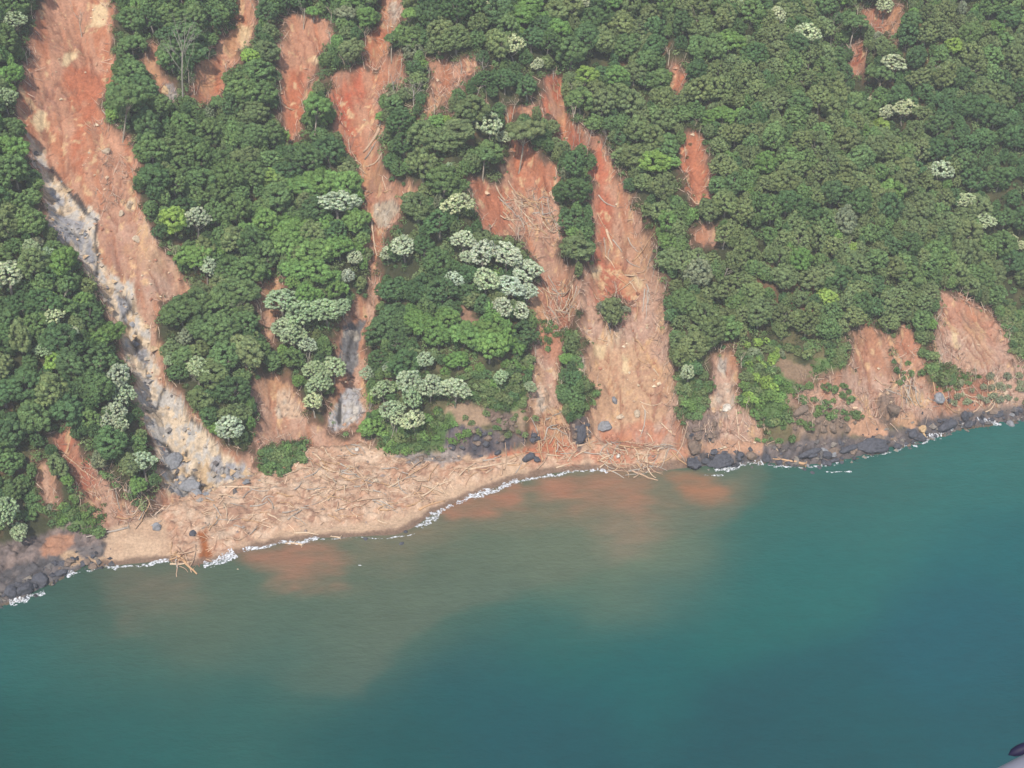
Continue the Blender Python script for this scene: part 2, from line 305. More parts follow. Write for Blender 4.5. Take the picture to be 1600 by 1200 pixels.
# pale subsoil low on the big scars
pale = np.maximum.reduce([smooth(-15, 15, sdf(PX, PY, P)+nz*1.5) for P in ([(905, 500), (1050, 480), (1060, 640), (1090, 740), (890, 740), (900, 560)], [(830, 560), (880, 560), (880, 660), (825, 660)], [(250, 350), (310, 460), (240, 460), (160, 340)], [(1330, 590), (1470, 590), (1470, 660), (1240, 650)], [(1100, 570), (1200, 580), (1200, 720), (1080, 720)], [(1480, 510), (1600, 560), (1600, 640), (1460, 640)])])
lay(sm*pale*0.7, alb(202, 160, 136))
lay(sm*pale*smooth(0.12, 0.34, n2+0.4*n1-0.1)*0.9, alb(224, 190, 158))
C = C*(1+(sm*smooth(220, 520, PY))[..., None]*np.array([-0.04, 0.06, 0.12]))*(1+(sm*smooth(420, 150, PY))[..., None]*np.array([0.02, -0.05, -0.10]))
lay(sm*smooth(0.34, 0.46, n2+0.3*st), alb(218, 176, 134)); lay(sm*smooth(0.2, 0.5, n4-0.3*n1)*0.6, alb(204, 160, 118)); lay(sm*smooth(0.25, 0.8, rill)*0.6, alb(140, 88, 66)); lay(sm*smooth(0.4, 0.9, rill2)*0.4, alb(160, 104, 80)); lay(sm*smooth(0.2, 0.45, -n1+0.5*n3-0.2)*0.6, alb(168, 122, 104))
CREAM = [[(143, 5), (170, 5), (165, 35), (145, 48), (135, 45)], [(58, 172), (72, 178), (74, 200), (60, 208), (50, 190)], [(488, 85), (503, 88), (498, 103), (488, 103)], [(925, 415), (942, 420), (935, 440), (922, 432)], [(950, 370), (957, 375), (957, 390), (948, 380)], [(200, 310), (212, 312), (208, 326), (198, 324)], [(973, 555), (981, 560), (980, 585), (972, 580)], [(925, 535), (945, 540), (942, 560), (928, 555)], [(1485, 515), (1495, 520), (1500, 545), (1492, 540)], [(100, 85), (125, 75), (122, 92), (97, 102)], [(370, 40), (395, 40), (390, 75), (375, 80)], [(990, 430), (1002, 440), (1000, 450), (992, 446)]]
for P in CREAM: lay(smooth(-2, 3, sdf(PX, PY, P)+nz*0.5), alb(224, 194, 152))
g = smooth(-3, 4, sdf(PX, PY, STREAM)+nz); lay(g, alb(208, 186, 158, 0.78)); lay(g*smooth(-0.1, 0.15, n2+n3*0.5-0.1), alb(184, 176, 166, 0.78)); lay(g*smooth(0.1, 0.3, n1-n2*0.5), alb(206, 176, 138))
lay(g*smooth(0.24, 0.36, -n2+0.3*n3)*0.45, alb(112, 102, 94))
for P, c in SLABS:
    g = smooth(-1, 2, sdf(PX, PY, P)+nz*0.6); k_ = np.mean(c); lay(g, alb(k_*1.02, k_*1.0, k_*1.0, 0.76) if P[0][0] < 540 and P[0][0] != 440 and P[0][0] != 255 else alb(c[0]+6, c[1]-4, c[2]-12, 0.7)); lay(g*smooth(0.0, 0.4, n2+0.5*n3)*0.6, alb(196, 184, 166, 0.8)); lay(g*np.exp(-ce*12)*0.8, alb(84, 78, 76))
CRACKS = [[(80, 262), (108, 300), (135, 335), (152, 345), (148, 372), (152, 400), (152, 428)], [(120, 305), (140, 335)], [(178, 452), (196, 465), (205, 480), (190, 500), (202, 512)], [(198, 468), (208, 488)], [(212, 520), (214, 552), (226, 570), (232, 592)], [(245, 640), (252, 615), (258, 605)], [(248, 690), (262, 698), (272, 716), (288, 722), (292, 706)], [(272, 716), (262, 732)], [(300, 740), (312, 752), (296, 768), (282, 778)], [(300, 655), (320, 672), (336, 690)], [(330, 735), (346, 748), (352, 730)],
 [(556, 510), (545, 545), (538, 580)], [(532, 625), (530, 660)], [(240, 805), (252, 820), (262, 838)], [(280, 800), (292, 820), (305, 838)]]
for P in CRACKS: lay(np.exp(-(np.maximum(seg_dist(PX, PY, P)+nz*0.22-0.8, 0)/1.6)**2)*0.9, alb(66, 62, 60))
# beach
beach = smooth(-0.6, 0.6, dS)*smooth(1.5, -1.0, dT)*smooth(140, 170, shx)*smooth(1100, 1080, shx)
lay(smooth(-0.6, 0.6, dS)*smooth(1.5, -1.0, dT), alb(118, 106, 98))
lay(beach, alb(214, 180, 148)); lay(beach*smooth(0, 0.4, n1)*0.6, alb(200, 164, 134))
d = debm*smooth(1.2, 3.0, dS)
lay(d, alb(208, 170, 140)); lay(d*smooth(-0.05, 0.35, n1+0.3*n2), alb(198, 152, 122)); lay(d*smooth(0.1, 0.4, n2-0.4*n1), alb(222, 190, 160)); lay(d*smooth(0.1, 0.4, n3+0.3*n2)*0.5, alb(226, 194, 166)); lay(d*smooth(0.25, 0.45, -n2-0.3*n3)*0.7, alb(160, 118, 96))
toe_red = sdf(PX, PY, [(820, 640), (900, 680), (1060, 640), (1085, 722), (1020, 735), (880, 725), (820, 712)])+nz
lay(smooth(-6, 10, toe_red)*smooth(-0.2, 0.3, n1+n2)*0.8, alb(194, 128, 98))
lay(smooth(-3, 4, sdf(PX, PY, [(308, 835), (322, 828), (330, 868), (318, 878)])+nz*0.5), alb(165, 100, 58))
for P, c in DARK:
    g = smooth(-2, 3, sdf(PX, PY, P)+nz*0.7)*smooth(-6, -3, dS+3); q = (0.8+0.5*cv)[..., None]; g3 = g[..., None]; C = C*(1-g3)+alb(c[0]+(0 if P[0][0] == 705 else 14), c[1]+(0 if P[0][0] == 705 else 8), c[2]+2)*q*g3; lay(g*smooth(0.0, 0.35, n2+0.5*n1)*0.7, alb(c[0]+50, c[1]+36, c[2]+24)); lay(g*np.exp(-ce*14)*0.6, alb(52, 50, 52))
for P, c in SOILP: lay(smooth(-3, 3, sdf(PX, PY, P)+nz*0.6), alb(*c))
lay(smooth(2.6, 1.4, dS+0.8*n2)*smooth(0.2, 1, beach*2)*0.85, alb(124, 100, 84))
lay(smooth(0.3, -0.6, dS), alb(110, 96, 78))

# ------------------------------------------------------------------ mesh and material helpers
def mesh_np(name, V, F, mat, cols=None, smooth_sh=False, parent=None, link=True):
    """V (n,3), F (m,k) index array with k = 3 or 4"""
    me = bpy.data.meshes.new(name); V = np.asarray(V, np.float32); F = np.asarray(F, np.int32)
    n, (m, k) = len(V), F.shape
    me.vertices.add(n); me.vertices.foreach_set('co', V.ravel())
    me.loops.add(m*k); me.loops.foreach_set('vertex_index', F.ravel())
    me.polygons.add(m); me.polygons.foreach_set('loop_start', np.arange(0, m*k, k, dtype=np.int32)); me.polygons.foreach_set('loop_total', np.full(m, k, np.int32))
    me.polygons.foreach_set('use_smooth', np.full(m, smooth_sh, bool))
    me.update(calc_edges=True)
    if cols is not None:
        a = me.color_attributes.new('tint', 'FLOAT_COLOR', 'POINT')
        cc = np.ones((n, 4), np.float32); cc[:, :3] = np.broadcast_to(cols, (n, 3)); a.data.foreach_set('color', cc.ravel())
    me.materials.append(mat)
    if not link: return me
    o = bpy.data.objects.new(name, me); COL.objects.link(o)
    if parent: o.parent = parent
    return o
def tag(o, label=None, cat=None, group=None, kind=None):
    if label: o['label'] = label
    if cat: o['category'] = cat
    if group: o['group'] = group
    if kind: o['kind'] = kind
    return o
class NT:
    def __init__(s, name):
        s.m = bpy.data.materials.new(name); s.m.use_nodes = True; s.t = s.m.node_tree; s.t.nodes.clear()
        s.out = s.n('ShaderNodeOutputMaterial')
    def n(s, t, **kw):
        x = s.t.nodes.new(t)
        for k, v in kw.items(): setattr(x, k, v)
        return x
    def l(s, a, b): s.t.links.new(a, b)
    def noise(s, scale, detail=3, vec=None, rough=0.55):
        x = s.n('ShaderNodeTexNoise'); x.inputs['Scale'].default_value = scale; x.inputs['Detail'].default_value = detail; x.inputs['Roughness'].default_value = rough
        if vec is not None: s.l(vec, x.inputs['Vector'])
        return x.outputs['Fac']
    def ramp(s, fac, a, b):
        x = s.n('ShaderNodeMapRange'); x.inputs['From Min'].default_value = 0.3; x.inputs['From Max'].default_value = 0.7; x.inputs['To Min'].default_value = a; x.inputs['To Max'].default_value = b
        s.l(fac, x.inputs['Value']); return x.outputs[0]
    def mul(s, a, b):
        x = s.n('ShaderNodeMath', operation='MULTIPLY')
        for i, v in enumerate((a, b)):
            if isinstance(v, (int, float)): x.inputs[i].default_value = v
            else: s.l(v, x.inputs[i])
        return x.outputs[0]
    def scale(s, col, f):
        x = s.n('ShaderNodeVectorMath', operation='SCALE'); s.l(col, x.inputs[0]); s.l(f, x.inputs['Scale']); return x.outputs[0]
    def tint(s): return s.n('ShaderNodeAttribute', attribute_name='tint').outputs['Color']
def ground_mat(name, bump=0.5, fine=1.0):
    t = NT(name); g = t.n('ShaderNodeNewGeometry').outputs['Position']
    f = t.mul(t.ramp(t.noise(1.3*fine, 4, g), 0.80, 1.20), t.ramp(t.noise(0.35*fine, 3, g), 0.88, 1.12))
    p = t.n('ShaderNodeBsdfPrincipled'); p.inputs['Roughness'].default_value = 0.95; p.inputs['Specular IOR Level'].default_value = 0.15
    t.l(t.scale(t.tint(), f), p.inputs['Base Color'])
    bm = t.n('ShaderNodeBump'); bm.inputs['Strength'].default_value = bump; bm.inputs['Distance'].default_value = 0.5
    t.l(t.noise(0.9*fine, 6, g, 0.65), bm.inputs['Height']); t.l(bm.outputs[0], p.inputs['Normal']); t.l(p.outputs[0], t.out.inputs[0])
    return t.m
def leaf_mat(name, trans=0.28):
    t = NT(name); g = t.n('ShaderNodeNewGeometry').outputs['Position']; oi = t.n('ShaderNodeObjectInfo').outputs['Color']
    mm = t.n('ShaderNodeVectorMath', operation='MULTIPLY'); t.l(t.tint(), mm.inputs[0]); t.l(oi, mm.inputs[1])
    c = t.scale(mm.outputs[0], t.mul(t.ramp(t.noise(0.25, 2, g), 0.85, 1.15), t.ramp(t.noise(0.9, 2, g), 0.88, 1.12)))
    d = t.n('ShaderNodeBsdfDiffuse'); tr = t.n('ShaderNodeBsdfTranslucent'); mx = t.n('ShaderNodeMixShader'); mx.inputs[0].default_value = trans
    t.l(c, d.inputs[0]); t.l(c, tr.inputs[0]); t.l(d.outputs[0], mx.inputs[1]); t.l(tr.outputs[0], mx.inputs[2]); t.l(mx.outputs[0], t.out.inputs[0])
    return t.m
def plain_mat(name, rough=0.85, var=0.25, sc=2.0, tint=True, col=None, bump=0.3):
    t = NT(name); g = t.n('ShaderNodeNewGeometry').outputs['Position']
    p = t.n('ShaderNodeBsdfPrincipled'); p.inputs['Roughness'].default_value = rough; p.inputs['Specular IOR Level'].default_value = 0.25
    f = t.ramp(t.noise(sc, 4, g), 1-var, 1+var)
    if tint: src = t.tint()
    else:
        r = t.n('ShaderNodeRGB'); r.outputs[0].default_value = (*col, 1); src = r.outputs[0]
    t.l(t.scale(src, f), p.inputs['Base Color'])
    bm = t.n('ShaderNodeBump'); bm.inputs['Strength'].default_value = bump; bm.inputs['Distance'].default_value = 0.2; t.l(t.noise(sc*1.5, 4, g), bm.inputs['Height']); t.l(bm.outputs[0], p.inputs['Normal'])
    t.l(p.outputs[0], t.out.inputs[0]); return t.m
M_GROUND = ground_mat('slope_ground', 0.7); M_LEAF = leaf_mat('leaves'); M_BARK = plain_mat('bark', 0.9, 0.2, 3.0); M_ROCK = plain_mat('rock', 0.85, 0.3, 1.2, bump=0.8); M_WOOD = plain_mat('driftwood', 0.8, 0.15, 3.0)

ny, nx = X.shape
idx = np.arange(nx*ny).reshape(ny, nx)
Fg = np.stack([idx[:-1, :-1], idx[:-1, 1:], idx[1:, 1:], idx[1:, :-1]], -1).reshape(-1, 4)
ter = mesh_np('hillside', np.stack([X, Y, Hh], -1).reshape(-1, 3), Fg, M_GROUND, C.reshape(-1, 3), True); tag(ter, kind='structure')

# ------------------------------------------------------------------ sea
WS = [(-300, 1000, 60, 108, 106), (0, 1000, 62, 110, 108), (0, 1190, 45, 95, 92), (200, 1010, 86, 112, 102), (110, 925, 88, 102, 92), (250, 930, 108, 112, 96), (320, 950, 108, 118, 102), (500, 1000, 98, 115, 103), (400, 1090, 66, 106, 102), (600, 1150, 48, 94, 96), (200, 1120, 58, 102, 100), (700, 930, 98, 117, 103),
 (720, 1060, 43, 96, 102), (820, 1150, 40, 92, 100), (850, 980, 55, 108, 106), (600, 950, 97, 115, 102), (800, 880, 120, 128, 108), (900, 860, 132, 134, 110), (1000, 850, 134, 132, 112), (650, 860, 112, 116, 94), (800, 800, 108, 116, 95), (560, 920, 112, 117, 98), (1180, 750, 95, 115, 100),
 (1300, 800, 64, 118, 116), (1250, 870, 60, 114, 112), (1500, 740, 70, 124, 120), (1590, 700, 72, 120, 116), (1500, 1000, 46, 100, 112), (1300, 1100, 43, 96, 103), (1100, 950, 58, 111, 109), (1200, 1180, 40, 90, 98), (1590, 850, 50, 108, 114), (1590, 1150, 44, 95, 104), (2000, 900, 48, 106, 112), (1350, 730, 78, 112, 106), (1000, 1040, 47, 102, 105)]
PLUME = [(150, 900), (300, 860), (660, 800), (900, 720), (1190, 715), (1205, 745), (1185, 790), (1130, 822), (1050, 842), (960, 885), (850, 922), (760, 945), (700, 965), (640, 1005), (600, 1045), (565, 1090), (480, 1085), (380, 1060), (270, 1030), (200, 985), (160, 940)]
ORANGE = [([(380, 862), (560, 846), (680, 804), (860, 748), (1060, 738), (1160, 750), (1150, 790), (1000, 835), (880, 805), (740, 825), (640, 862), (520, 905), (420, 910)], (142, 126, 98), 18), ([(375, 865), (450, 848), (520, 852), (555, 870), (535, 900), (460, 905), (400, 890)], (178, 124, 96), 14), ([(690, 798), (760, 772), (830, 755), (900, 745), (880, 765), (820, 775), (780, 795), (720, 808)], (186, 126, 96), 7), ([(860, 745), (960, 740), (1020, 745), (1030, 790), (1000, 830), (950, 800), (900, 780), (850, 765)], (182, 128, 98), 12),
 ([(960, 790), (1040, 800), (1030, 850), (970, 860), (930, 830)], (150, 132, 106), 20), ([(1030, 738), (1080, 738), (1120, 760), (1130, 775), (1100, 792), (1070, 780), (1045, 760)], (188, 128, 92), 8), ([(180, 885), (300, 890), (300, 930), (200, 960), (180, 920)], (128, 116, 94), 25)]
wxs = axis(-1500, -260, 260, 1500, 1.6, 40); wys = axis(-1200, 170, 440, 700, 1.6, 30)
WX, WY = np.meshgrid(wxs, wys); WPX, WPY = project(WX, np.maximum(WY, 60), np.zeros(WX.shape))
WPX = np.clip(WPX, -900, 2500); WPY = np.clip(WPY, 500, 1500)
qx = WPX+fbm(WX/28, WY/28, 110, 3)*40; qy = WPY+fbm(WX/28, WY/28, 115, 3)*30
num = np.zeros(WX.shape+(3,)); den = np.zeros(WX.shape)
for x, y, r, g_, b_ in WS:
    w = np.exp(-((qx-x)**2+((qy-y)*1.3)**2)/(2*75.0**2))+1e-5
    num += w[..., None]*np.maximum(lin((r, g_, b_))*np.array([0.85, 1.0, 0.90])-np.array([0.028, 0.020, 0.020]), 0.003); den += w
WC = num/den[..., None]
wn1 = fbm(WX/16, WY/9, 120, 4)*26+fbm(WX/5, WY/3.5, 124, 3)*8
pm = smooth(-12, 14, sdf(WPX, WPY, PLUME, 80)+wn1*0.7)[..., None]*(0.12+0.36*smooth(420, 640, qx))[..., None]
WC = WC*(1-pm)+lin((112, 118, 96))*pm
for P, c, s in ORANGE:
    m = (smooth(-s*1.8, s*1.5, sdf(WPX, WPY, P)+wn1*1.1)*(0.62+0.35*fbm(WX/7, WY/2.5, 135, 3)))[..., None]; WC = WC*(1-m)+lin(c)*m
WC *= (1+0.05*fbm(WX/30, WY/9, 131, 3))[..., None]
t = NT('sea_water'); g = t.n('ShaderNodeNewGeometry').outputs['Position']
mp = t.n('ShaderNodeMapping'); mp.inputs['Scale'].default_value = (0.5, 1.0, 1.0); mp.inputs['Rotation'].default_value = (0, 0, R(-12)); t.l(g, mp.inputs[0])
p = t.n('ShaderNodeBsdfPrincipled'); p.inputs['Roughness'].default_value = 0.22; p.inputs['IOR'].default_value = 1.33; p.inputs['Specular IOR Level'].default_value = 0.4
t.l(t.scale(t.tint(), t.mul(t.ramp(t.noise(0.25, 5, mp.outputs[0], 0.75), 0.90, 1.10), 0.58)), p.inputs['Base Color'])
bm = t.n('ShaderNodeBump'); bm.inputs['Strength'].default_value = 0.8; bm.inputs['Distance'].default_value = 0.35
t.l(t.noise(0.8, 4, mp.outputs[0]), bm.inputs['Height']); t.l(bm.outputs[0], p.inputs['Normal']); t.l(p.outputs[0], t.out.inputs[0])
wi = np.arange(WX.size).reshape(WX.shape)
Fw = np.stack([wi[:-1, :-1], wi[:-1, 1:], wi[1:, 1:], wi[1:, :-1]], -1).reshape(-1, 4)
WZ = fbm(WX/7, WY/3, 140, 3)*0.07
sea = mesh_np('sea_water', np.stack([WX, WY, WZ], -1).reshape(-1, 3), Fw, t.m, WC.reshape(-1, 3), True); tag(sea, kind='structure')
#=====NEXT=====
# ------------------------------------------------------------------ landmarks, used to say which tree, log or rock is meant
MARKS = [((105, 60), 'top of the widest scar'), ((130, 170), 'widest scar\'s red middle'), ((160, 300), 'widest scar\'s centre'), ((110, 340), 'upper grey streambed slabs'),
 ((210, 400), 'widest scar\'s right bulge'), ((190, 480), 'narrow streambed bend'), ((230, 580), 'lower rocky streambed'), ((290, 690), 'wide grey streambed foot'),
 ((280, 90), 'tallest bare grey tree'), ((335, 120), 'orange notch scar'), ((460, 130), 'two-armed orange scar'), ((545, 140), 'spoon-shaped scar\'s red head'), ((585, 250), 'spoon-shaped scar\'s tail'),
 ((610, 30), 'chute at the top edge'), ((700, 125), 'small hollow scar'), ((585, 400), 'thread-thin middle gully'), ((548, 540), 'dark creek slab'), ((540, 640), 'pale creek slab'),
 ((425, 490), 'thin brown sliver scar'), ((435, 640), 'pale rounded landslip'), ((765, 197), 'round cream-topped tree'), ((820, 90), 'twin cream-topped trees'), ((790, 420), 'large white flowering clump'),
 ((640, 620), 'flowering clump above the beach'), ((760, 690), 'dark cliff behind the beach'), ((862, 150), 'longest red scar\'s head'), ((815, 270), 'forked scar\'s upper arm'), ((865, 520), 'forked scar\'s lower arm'),
 ((900, 330), 'tree strip between red scars'), ((950, 300), 'longest red scar\'s upper part'), ((1020, 440), 'longest red scar\'s right edge'), ((1040, 600), 'longest red scar\'s foot'),
 ((1060, 125), 'small orange dash scar'), ((1090, 265), 'red slit scar'), ((1097, 370), 'round red pit'), ((1135, 600), 'pale tongue scar'), ((1190, 575), 'yellow-green shoreside trees'),
 ((1360, 560), 'orange bowl scar'), ((1420, 550), 'small scoop scar'), ((1520, 510), 'last scar on the coast'), ((1375, 35), 'shaded red scar'), ((1340, 95), 'dark red cut'), ((1395, 100), 'cream tree in the ravine'),
 ((1400, 175), 'pale trees deep in ravine'), ((1262, 58), 'white-blossomed uphill tree'), ((1468, 272), 'cream tree on the spur'), ((1530, 340), 'cream tree row on spur'),
 ((20, 430), 'left-edge cream trees'), ((100, 500), 'pale trees beside the streambed'), ((180, 620), 'tall pale flowering column'), ((100, 730), 'red forked lower-left scar'), ((20, 810), 'pale green lower-left tree'),
 ((1090, 20), 'middle of the top edge'), ((1550, 100), 'upper right corner'), ((1250, 300), 'wide right-hand slope\'s centre'), ((1330, 430), 'slope above the bowl scar'), ((1200, 420), 'lower wide right-hand slope'), ((20, 60), 'upper left corner'), ((440, 370), 'broad bright green tree'), ((330, 540), 'pale tree below the bulge'),
 ((380, 763), 'long level log'), ((566, 750), 'thick slanting trunk'), ((524, 840), 'rooted trunk by the surf'), ((675, 790), 'long yellowish log'), ((610, 768), 'straight seaward log'), ((430, 810), 'pale lower-left beach log'), ((760, 731), 'rooted log under the cliff'), ((500, 720), 'top of the debris fan'),
 ((826, 712), 'dark boulder on the sand'), ((882, 708), 'slanting log by the sand'), ((945, 662), 'large rounded grey boulder'), ((1040, 671), 'pale slanting scar-foot log'), ((966, 712), 'small white boulder'), ((1000, 744), 'log jam in the water'), ((290, 885), 'small orange jam'), ((246, 822), 'upright grey boulder'),
 ((1128, 714), 'wide surf-washed dark rock'), ((1366, 690), 'broad flat dark slab'), ((1232, 723), 'orange driftwood trunk'), ((1441, 675), 'two round tan boulders'), ((1478, 662), 'big blocky dark boulder'), ((16, 922), 'fissured corner ledge'), ((92, 894), 'low ledge by the sand'), ((1560, 645), 'dark reef rock'), ((1300, 710), 'low dark rocks mid-shore'), ((1180, 725), 'thin trunk reaching the sea'), ((320, 850), 'rusty trickle'), ((480, 790), 'debris fan\'s centre')]
MPX = np.array([m[0] for m in MARKS], float)
DIRS = ['right of', 'below and right of', 'below', 'below and left of', 'left of', 'above and left of', 'above', 'above and right of']
def where(px, py):
    d = np.hypot(MPX[:, 0]-px, MPX[:, 1]-py); i = int(d.argmin())
    a = math.degrees(math.atan2(py-MPX[i, 1], px-MPX[i, 0]))
    near = 'close ' if d[i] < 38 else ''
    return near+DIRS[int(round(a/45)) % 8]+' the '+MARKS[i][1]
PENDING = []
def label_later(o, px, py, what, cat, group, size=1.0): PENDING.append((o, px, py, what, cat, group, size))
def flush_labels():
    byl = {}
    for r in PENDING: byl.setdefault((r[3], where(r[1], r[2]), r[5]), []).append(r)
    for (what, w, grp), rs in byl.items():
        names = {}
        if len(rs) == 2:
            a, b2 = rs
            if abs(a[2]-b2[2]) > abs(a[1]-b2[1])*0.8: names[id(min(rs, key=lambda r: r[2]))] = 'upper '; names[id(max(rs, key=lambda r: r[2]))] = 'lower '
            else: names[id(min(rs, key=lambda r: r[1]))] = 'left-hand '; names[id(max(rs, key=lambda r: r[1]))] = 'right-hand '
        elif len(rs) > 2:
            od = ['', 'second-', 'third-', 'fourth-', 'fifth-', 'sixth-', 'seventh-', 'eighth-', 'ninth-', 'tenth-', 'eleventh-', 'twelfth-', 'thirteenth-', 'fourteenth-', 'fifteenth-', 'sixteenth-', 'seventeenth-']
            srt = sorted(rs, key=lambda r: r[2]); h_ = (len(srt)+1)//2
            for q, r in enumerate(srt[:h_]): names[id(r)] = od[min(q, 16)]+'highest '
            for q, r in enumerate(srt[h_:][::-1]): names[id(r)] = od[min(q, 16)]+'lowest '
        for r in rs:
            lb = (names.get(id(r), '')+what+' '+w).strip()
            if len(lb.split()) > 16: lb = lb.replace('close ', '')
            if len(lb.split()) > 16: lb = lb.replace('mid-length ', '')
            tag(r[0], lb, r[4], grp)
def empty(name, loc, rz=0.0, sc=1.0):
    o = bpy.data.objects.new(name, None); COL.objects.link(o); o.location = loc; o.rotation_euler = (0, 0, rz); o.scale = (sc,)*3 if np.isscalar(sc) else sc; o.empty_display_size = 0.5
    return o
def child(name, me, parent, color=None):
    o = bpy.data.objects.new(name, me); COL.objects.link(o); o.parent = parent
    if color is not None: o.color = (*color, 1)
    return o
def copy_part(src, parent, color=None):
    o = src.copy(); COL.objects.link(o); o.parent = parent; o.name = src.name.split('.')[0]
    if color is not None: o.color = (*color, 1)
    return o

# ------------------------------------------------------------------ shapes
def tube(path, radii, k=6):
    path = np.asarray(path, float); n = len(path); V = []
    tan = np.gradient(path, axis=0); tan /= np.linalg.norm(tan, axis=1)[:, None]+1e-9
    ref = np.array([0.31, 0.17, 0.93]) if abs(tan[0][2]) < 0.8 else np.array([1.0, 0.1, 0])
    for i in range(n):
        a = np.cross(tan[i], ref); a /= np.linalg.norm(a)+1e-9; c = np.cross(tan[i], a)
        th = np.arange(k)*2*math.pi/k
        V.append(path[i]+radii[i]*(np.cos(th)[:, None]*a+np.sin(th)[:, None]*c))
    V = np.concatenate(V); F = []
    for i in range(n-1):
        for j in range(k): F.append((i*k+j, i*k+(j+1) % k, (i+1)*k+(j+1) % k, (i+1)*k+j))
    for base in (0, (n-1)*k):
        for j in range(1, k-1, 2): F.append((base, base+j, base+j+1, base+min(j+2, k-1)) if base else (base, base+min(j+2, k-1), base+j+1, base+j))
    return V, np.array(F)
def merge(parts):
    V, F, o = [], [], 0
    for v, f in parts: V.append(v); F.append(f+o); o += len(v)
    return np.concatenate(V), np.concatenate(F)
def norm(a): return a/(np.linalg.norm(a, axis=-1, keepdims=True)+1e-9)
def leaves(centers, normals, size, r):
    """one small bent-free triangle per leaf spray, facing about along its normal"""
    n = len(centers); nn = norm(normals+r.normal(0, 0.33, (n, 3)))
    t1 = norm(np.cross(nn, r.normal(0, 1, (n, 3)))); t2 = np.cross(nn, t1); s = (size*r.uniform(0.65, 1.35, n))[:, None]
    V = np.stack([centers+t1*s, centers-t1*s*0.5+t2*s*0.8, centers-t1*s*0.5-t2*s*0.8], 1).reshape(-1, 3)
    return V, np.arange(3*n).reshape(-1, 3)
def crown_arrays(seed, Rc, depth, lobes, n, leaf, gap=0.0, lobe_r=(0.2, 0.34), flat=0.0, low=-0.75, mix=0.0):
    """foliage of one tree, centred on its crown: leaf sprays on many overlapping lobes"""
    r = np.random.default_rng(seed); cs, rs = [], []
    for i in range(lobes):
        for _ in range(30):
            a = r.uniform(0, 2*math.pi); zz = r.uniform(low, 1.0); q = math.sqrt(max(0, 1-zz*zz))*r.uniform(0.8, 1.0)*0.86; zz *= r.uniform(0.8, 1.0)
            rad = Rc*(1+0.20*math.sin(a*2+seed)+0.13*math.sin(a*3+seed*2)+0.10*math.sin(a*5+seed*3))
            c = np.array([math.cos(a)*q*rad, math.sin(a)*q*rad, depth*0.5*zz*(1+0.18*math.sin(a*3+seed))*(1-flat)])
            lr = Rc*r.uniform(*lobe_r)
            if all(np.linalg.norm(c-c2) > (lr+l2)*(0.62+gap) for c2, l2 in zip(cs, rs)): break
        cs.append(c); rs.append(lr)
    cs, rs = np.array(cs), np.array(rs)
    w = rs**2/np.sum(rs**2); k = r.choice(len(cs), int(n*1.7), p=w)
    d = norm(r.normal(0, 1, (len(k), 3))+np.array([0, 0, 0.55])); d[:, 2] = np.where(d[:, 2] < -0.45, -d[:, 2], d[:, 2])
    ff = 1+0.12*np.sin(d[:, 0]*7+k)*np.sin(d[:, 1]*6+k*2)
    P = cs[k]+d*(rs[k]*ff*r.uniform(0.82, 1.06, len(k)))[:, None]*np.array([1, 1, 0.8])
    dist = np.linalg.norm((P[:, None, :]-cs[None])/np.array([1, 1, 0.8]), axis=2)/rs[None]; dist[np.arange(len(k)), k] = 9
    keep = np.where(dist.min(1) > 0.80)[0][:n]
    V, F = leaves(P[keep], d[keep], leaf, r)
    tint = (1+0.16*(hash2(k[keep], k[keep]*0+3, seed)-0.5)*2)*r.uniform(0.86, 1.14, len(keep))
    hue = r.uniform(-0.07, 0.07, len(keep))+0.06*(hash2(k[keep], k[keep]*0+8, seed)-0.5)
    T = np.stack([tint*(1+hue), tint, tint*(1-hue)], 1)
    if mix: T = np.where((r.random(len(keep)) < mix)[:, None], T*np.array([0.42, 0.60, 0.36]), T)
    return V, F, np.repeat(T, 3, 0), cs, rs
def trunk_arrays(seed, H, cs, r0, low=0.0):
    r = np.random.default_rng(seed+99); fork = H*r.uniform(0.5, 0.62); bend = r.normal(0, 0.05*H, 2)
    pts = [(0, 0, -1.6), (0, 0, 0), (bend[0]*0.4, bend[1]*0.4, fork*0.5), (bend[0], bend[1], fork)]
    parts = [tube(pts, [r0*1.5, r0*1.15, r0*0.9, r0*0.75], 7)]
    for i in r.choice(len(cs), min(6, len(cs)), replace=False):
        e = cs[i]+np.array([0, 0, H]); s = np.array(pts[-1])-np.array([0, 0, r.uniform(0, 0.15*H)])
        m = (s+e)/2+np.array([0, 0, -0.06*H])
        parts.append(tube([s, m, e], [r0*0.55, r0*0.36, r0*0.14], 5))
    return merge(parts)
BARKC = {'grey': alb(160, 150, 136), 'brown': alb(120, 104, 86)}
PROTO = {}
def proto(kind, variants, H, Rc, depth, lobes, n, leaf, bark, **kw):
    L = []
    for v in range(variants):
        sd = sum(map(ord, kind))*7+v*31; lo = lobes+v*3
        V, F, T, cs, rs = crown_arrays(sd, Rc, depth, lo, n, leaf, **kw)
        me = mesh_np(kind+'_crown', V+np.array([0, 0, H]), F, M_LEAF, T, link=False)
        tv, tf = trunk_arrays(sd, H, cs, 0.26 if Rc > 3 else 0.14)
        tm = mesh_np(kind+'_trunk', tv, tf, M_BARK, BARKC[bark], True, link=False)
        V2, F2, T2, _, _ = crown_arrays(sd, Rc, depth, lo, int(n*0.27), leaf*1.75, **kw)
        L.append((me, tm, (V2+np.array([0, 0, H]), F2, T2), (tv, tf)))
    PROTO[kind] = dict(L=L, H=H, R=Rc)
proto('canopy', 8, 4.4, 4.0, 6.4, 85, 8600, 0.205, 'grey', lobe_r=(0.11, 0.22), gap=-0.12)
proto('feathery', 3, 4.8, 4.2, 6.0, 95, 7800, 0.20, 'grey', gap=-0.02, lobe_r=(0.09, 0.16))
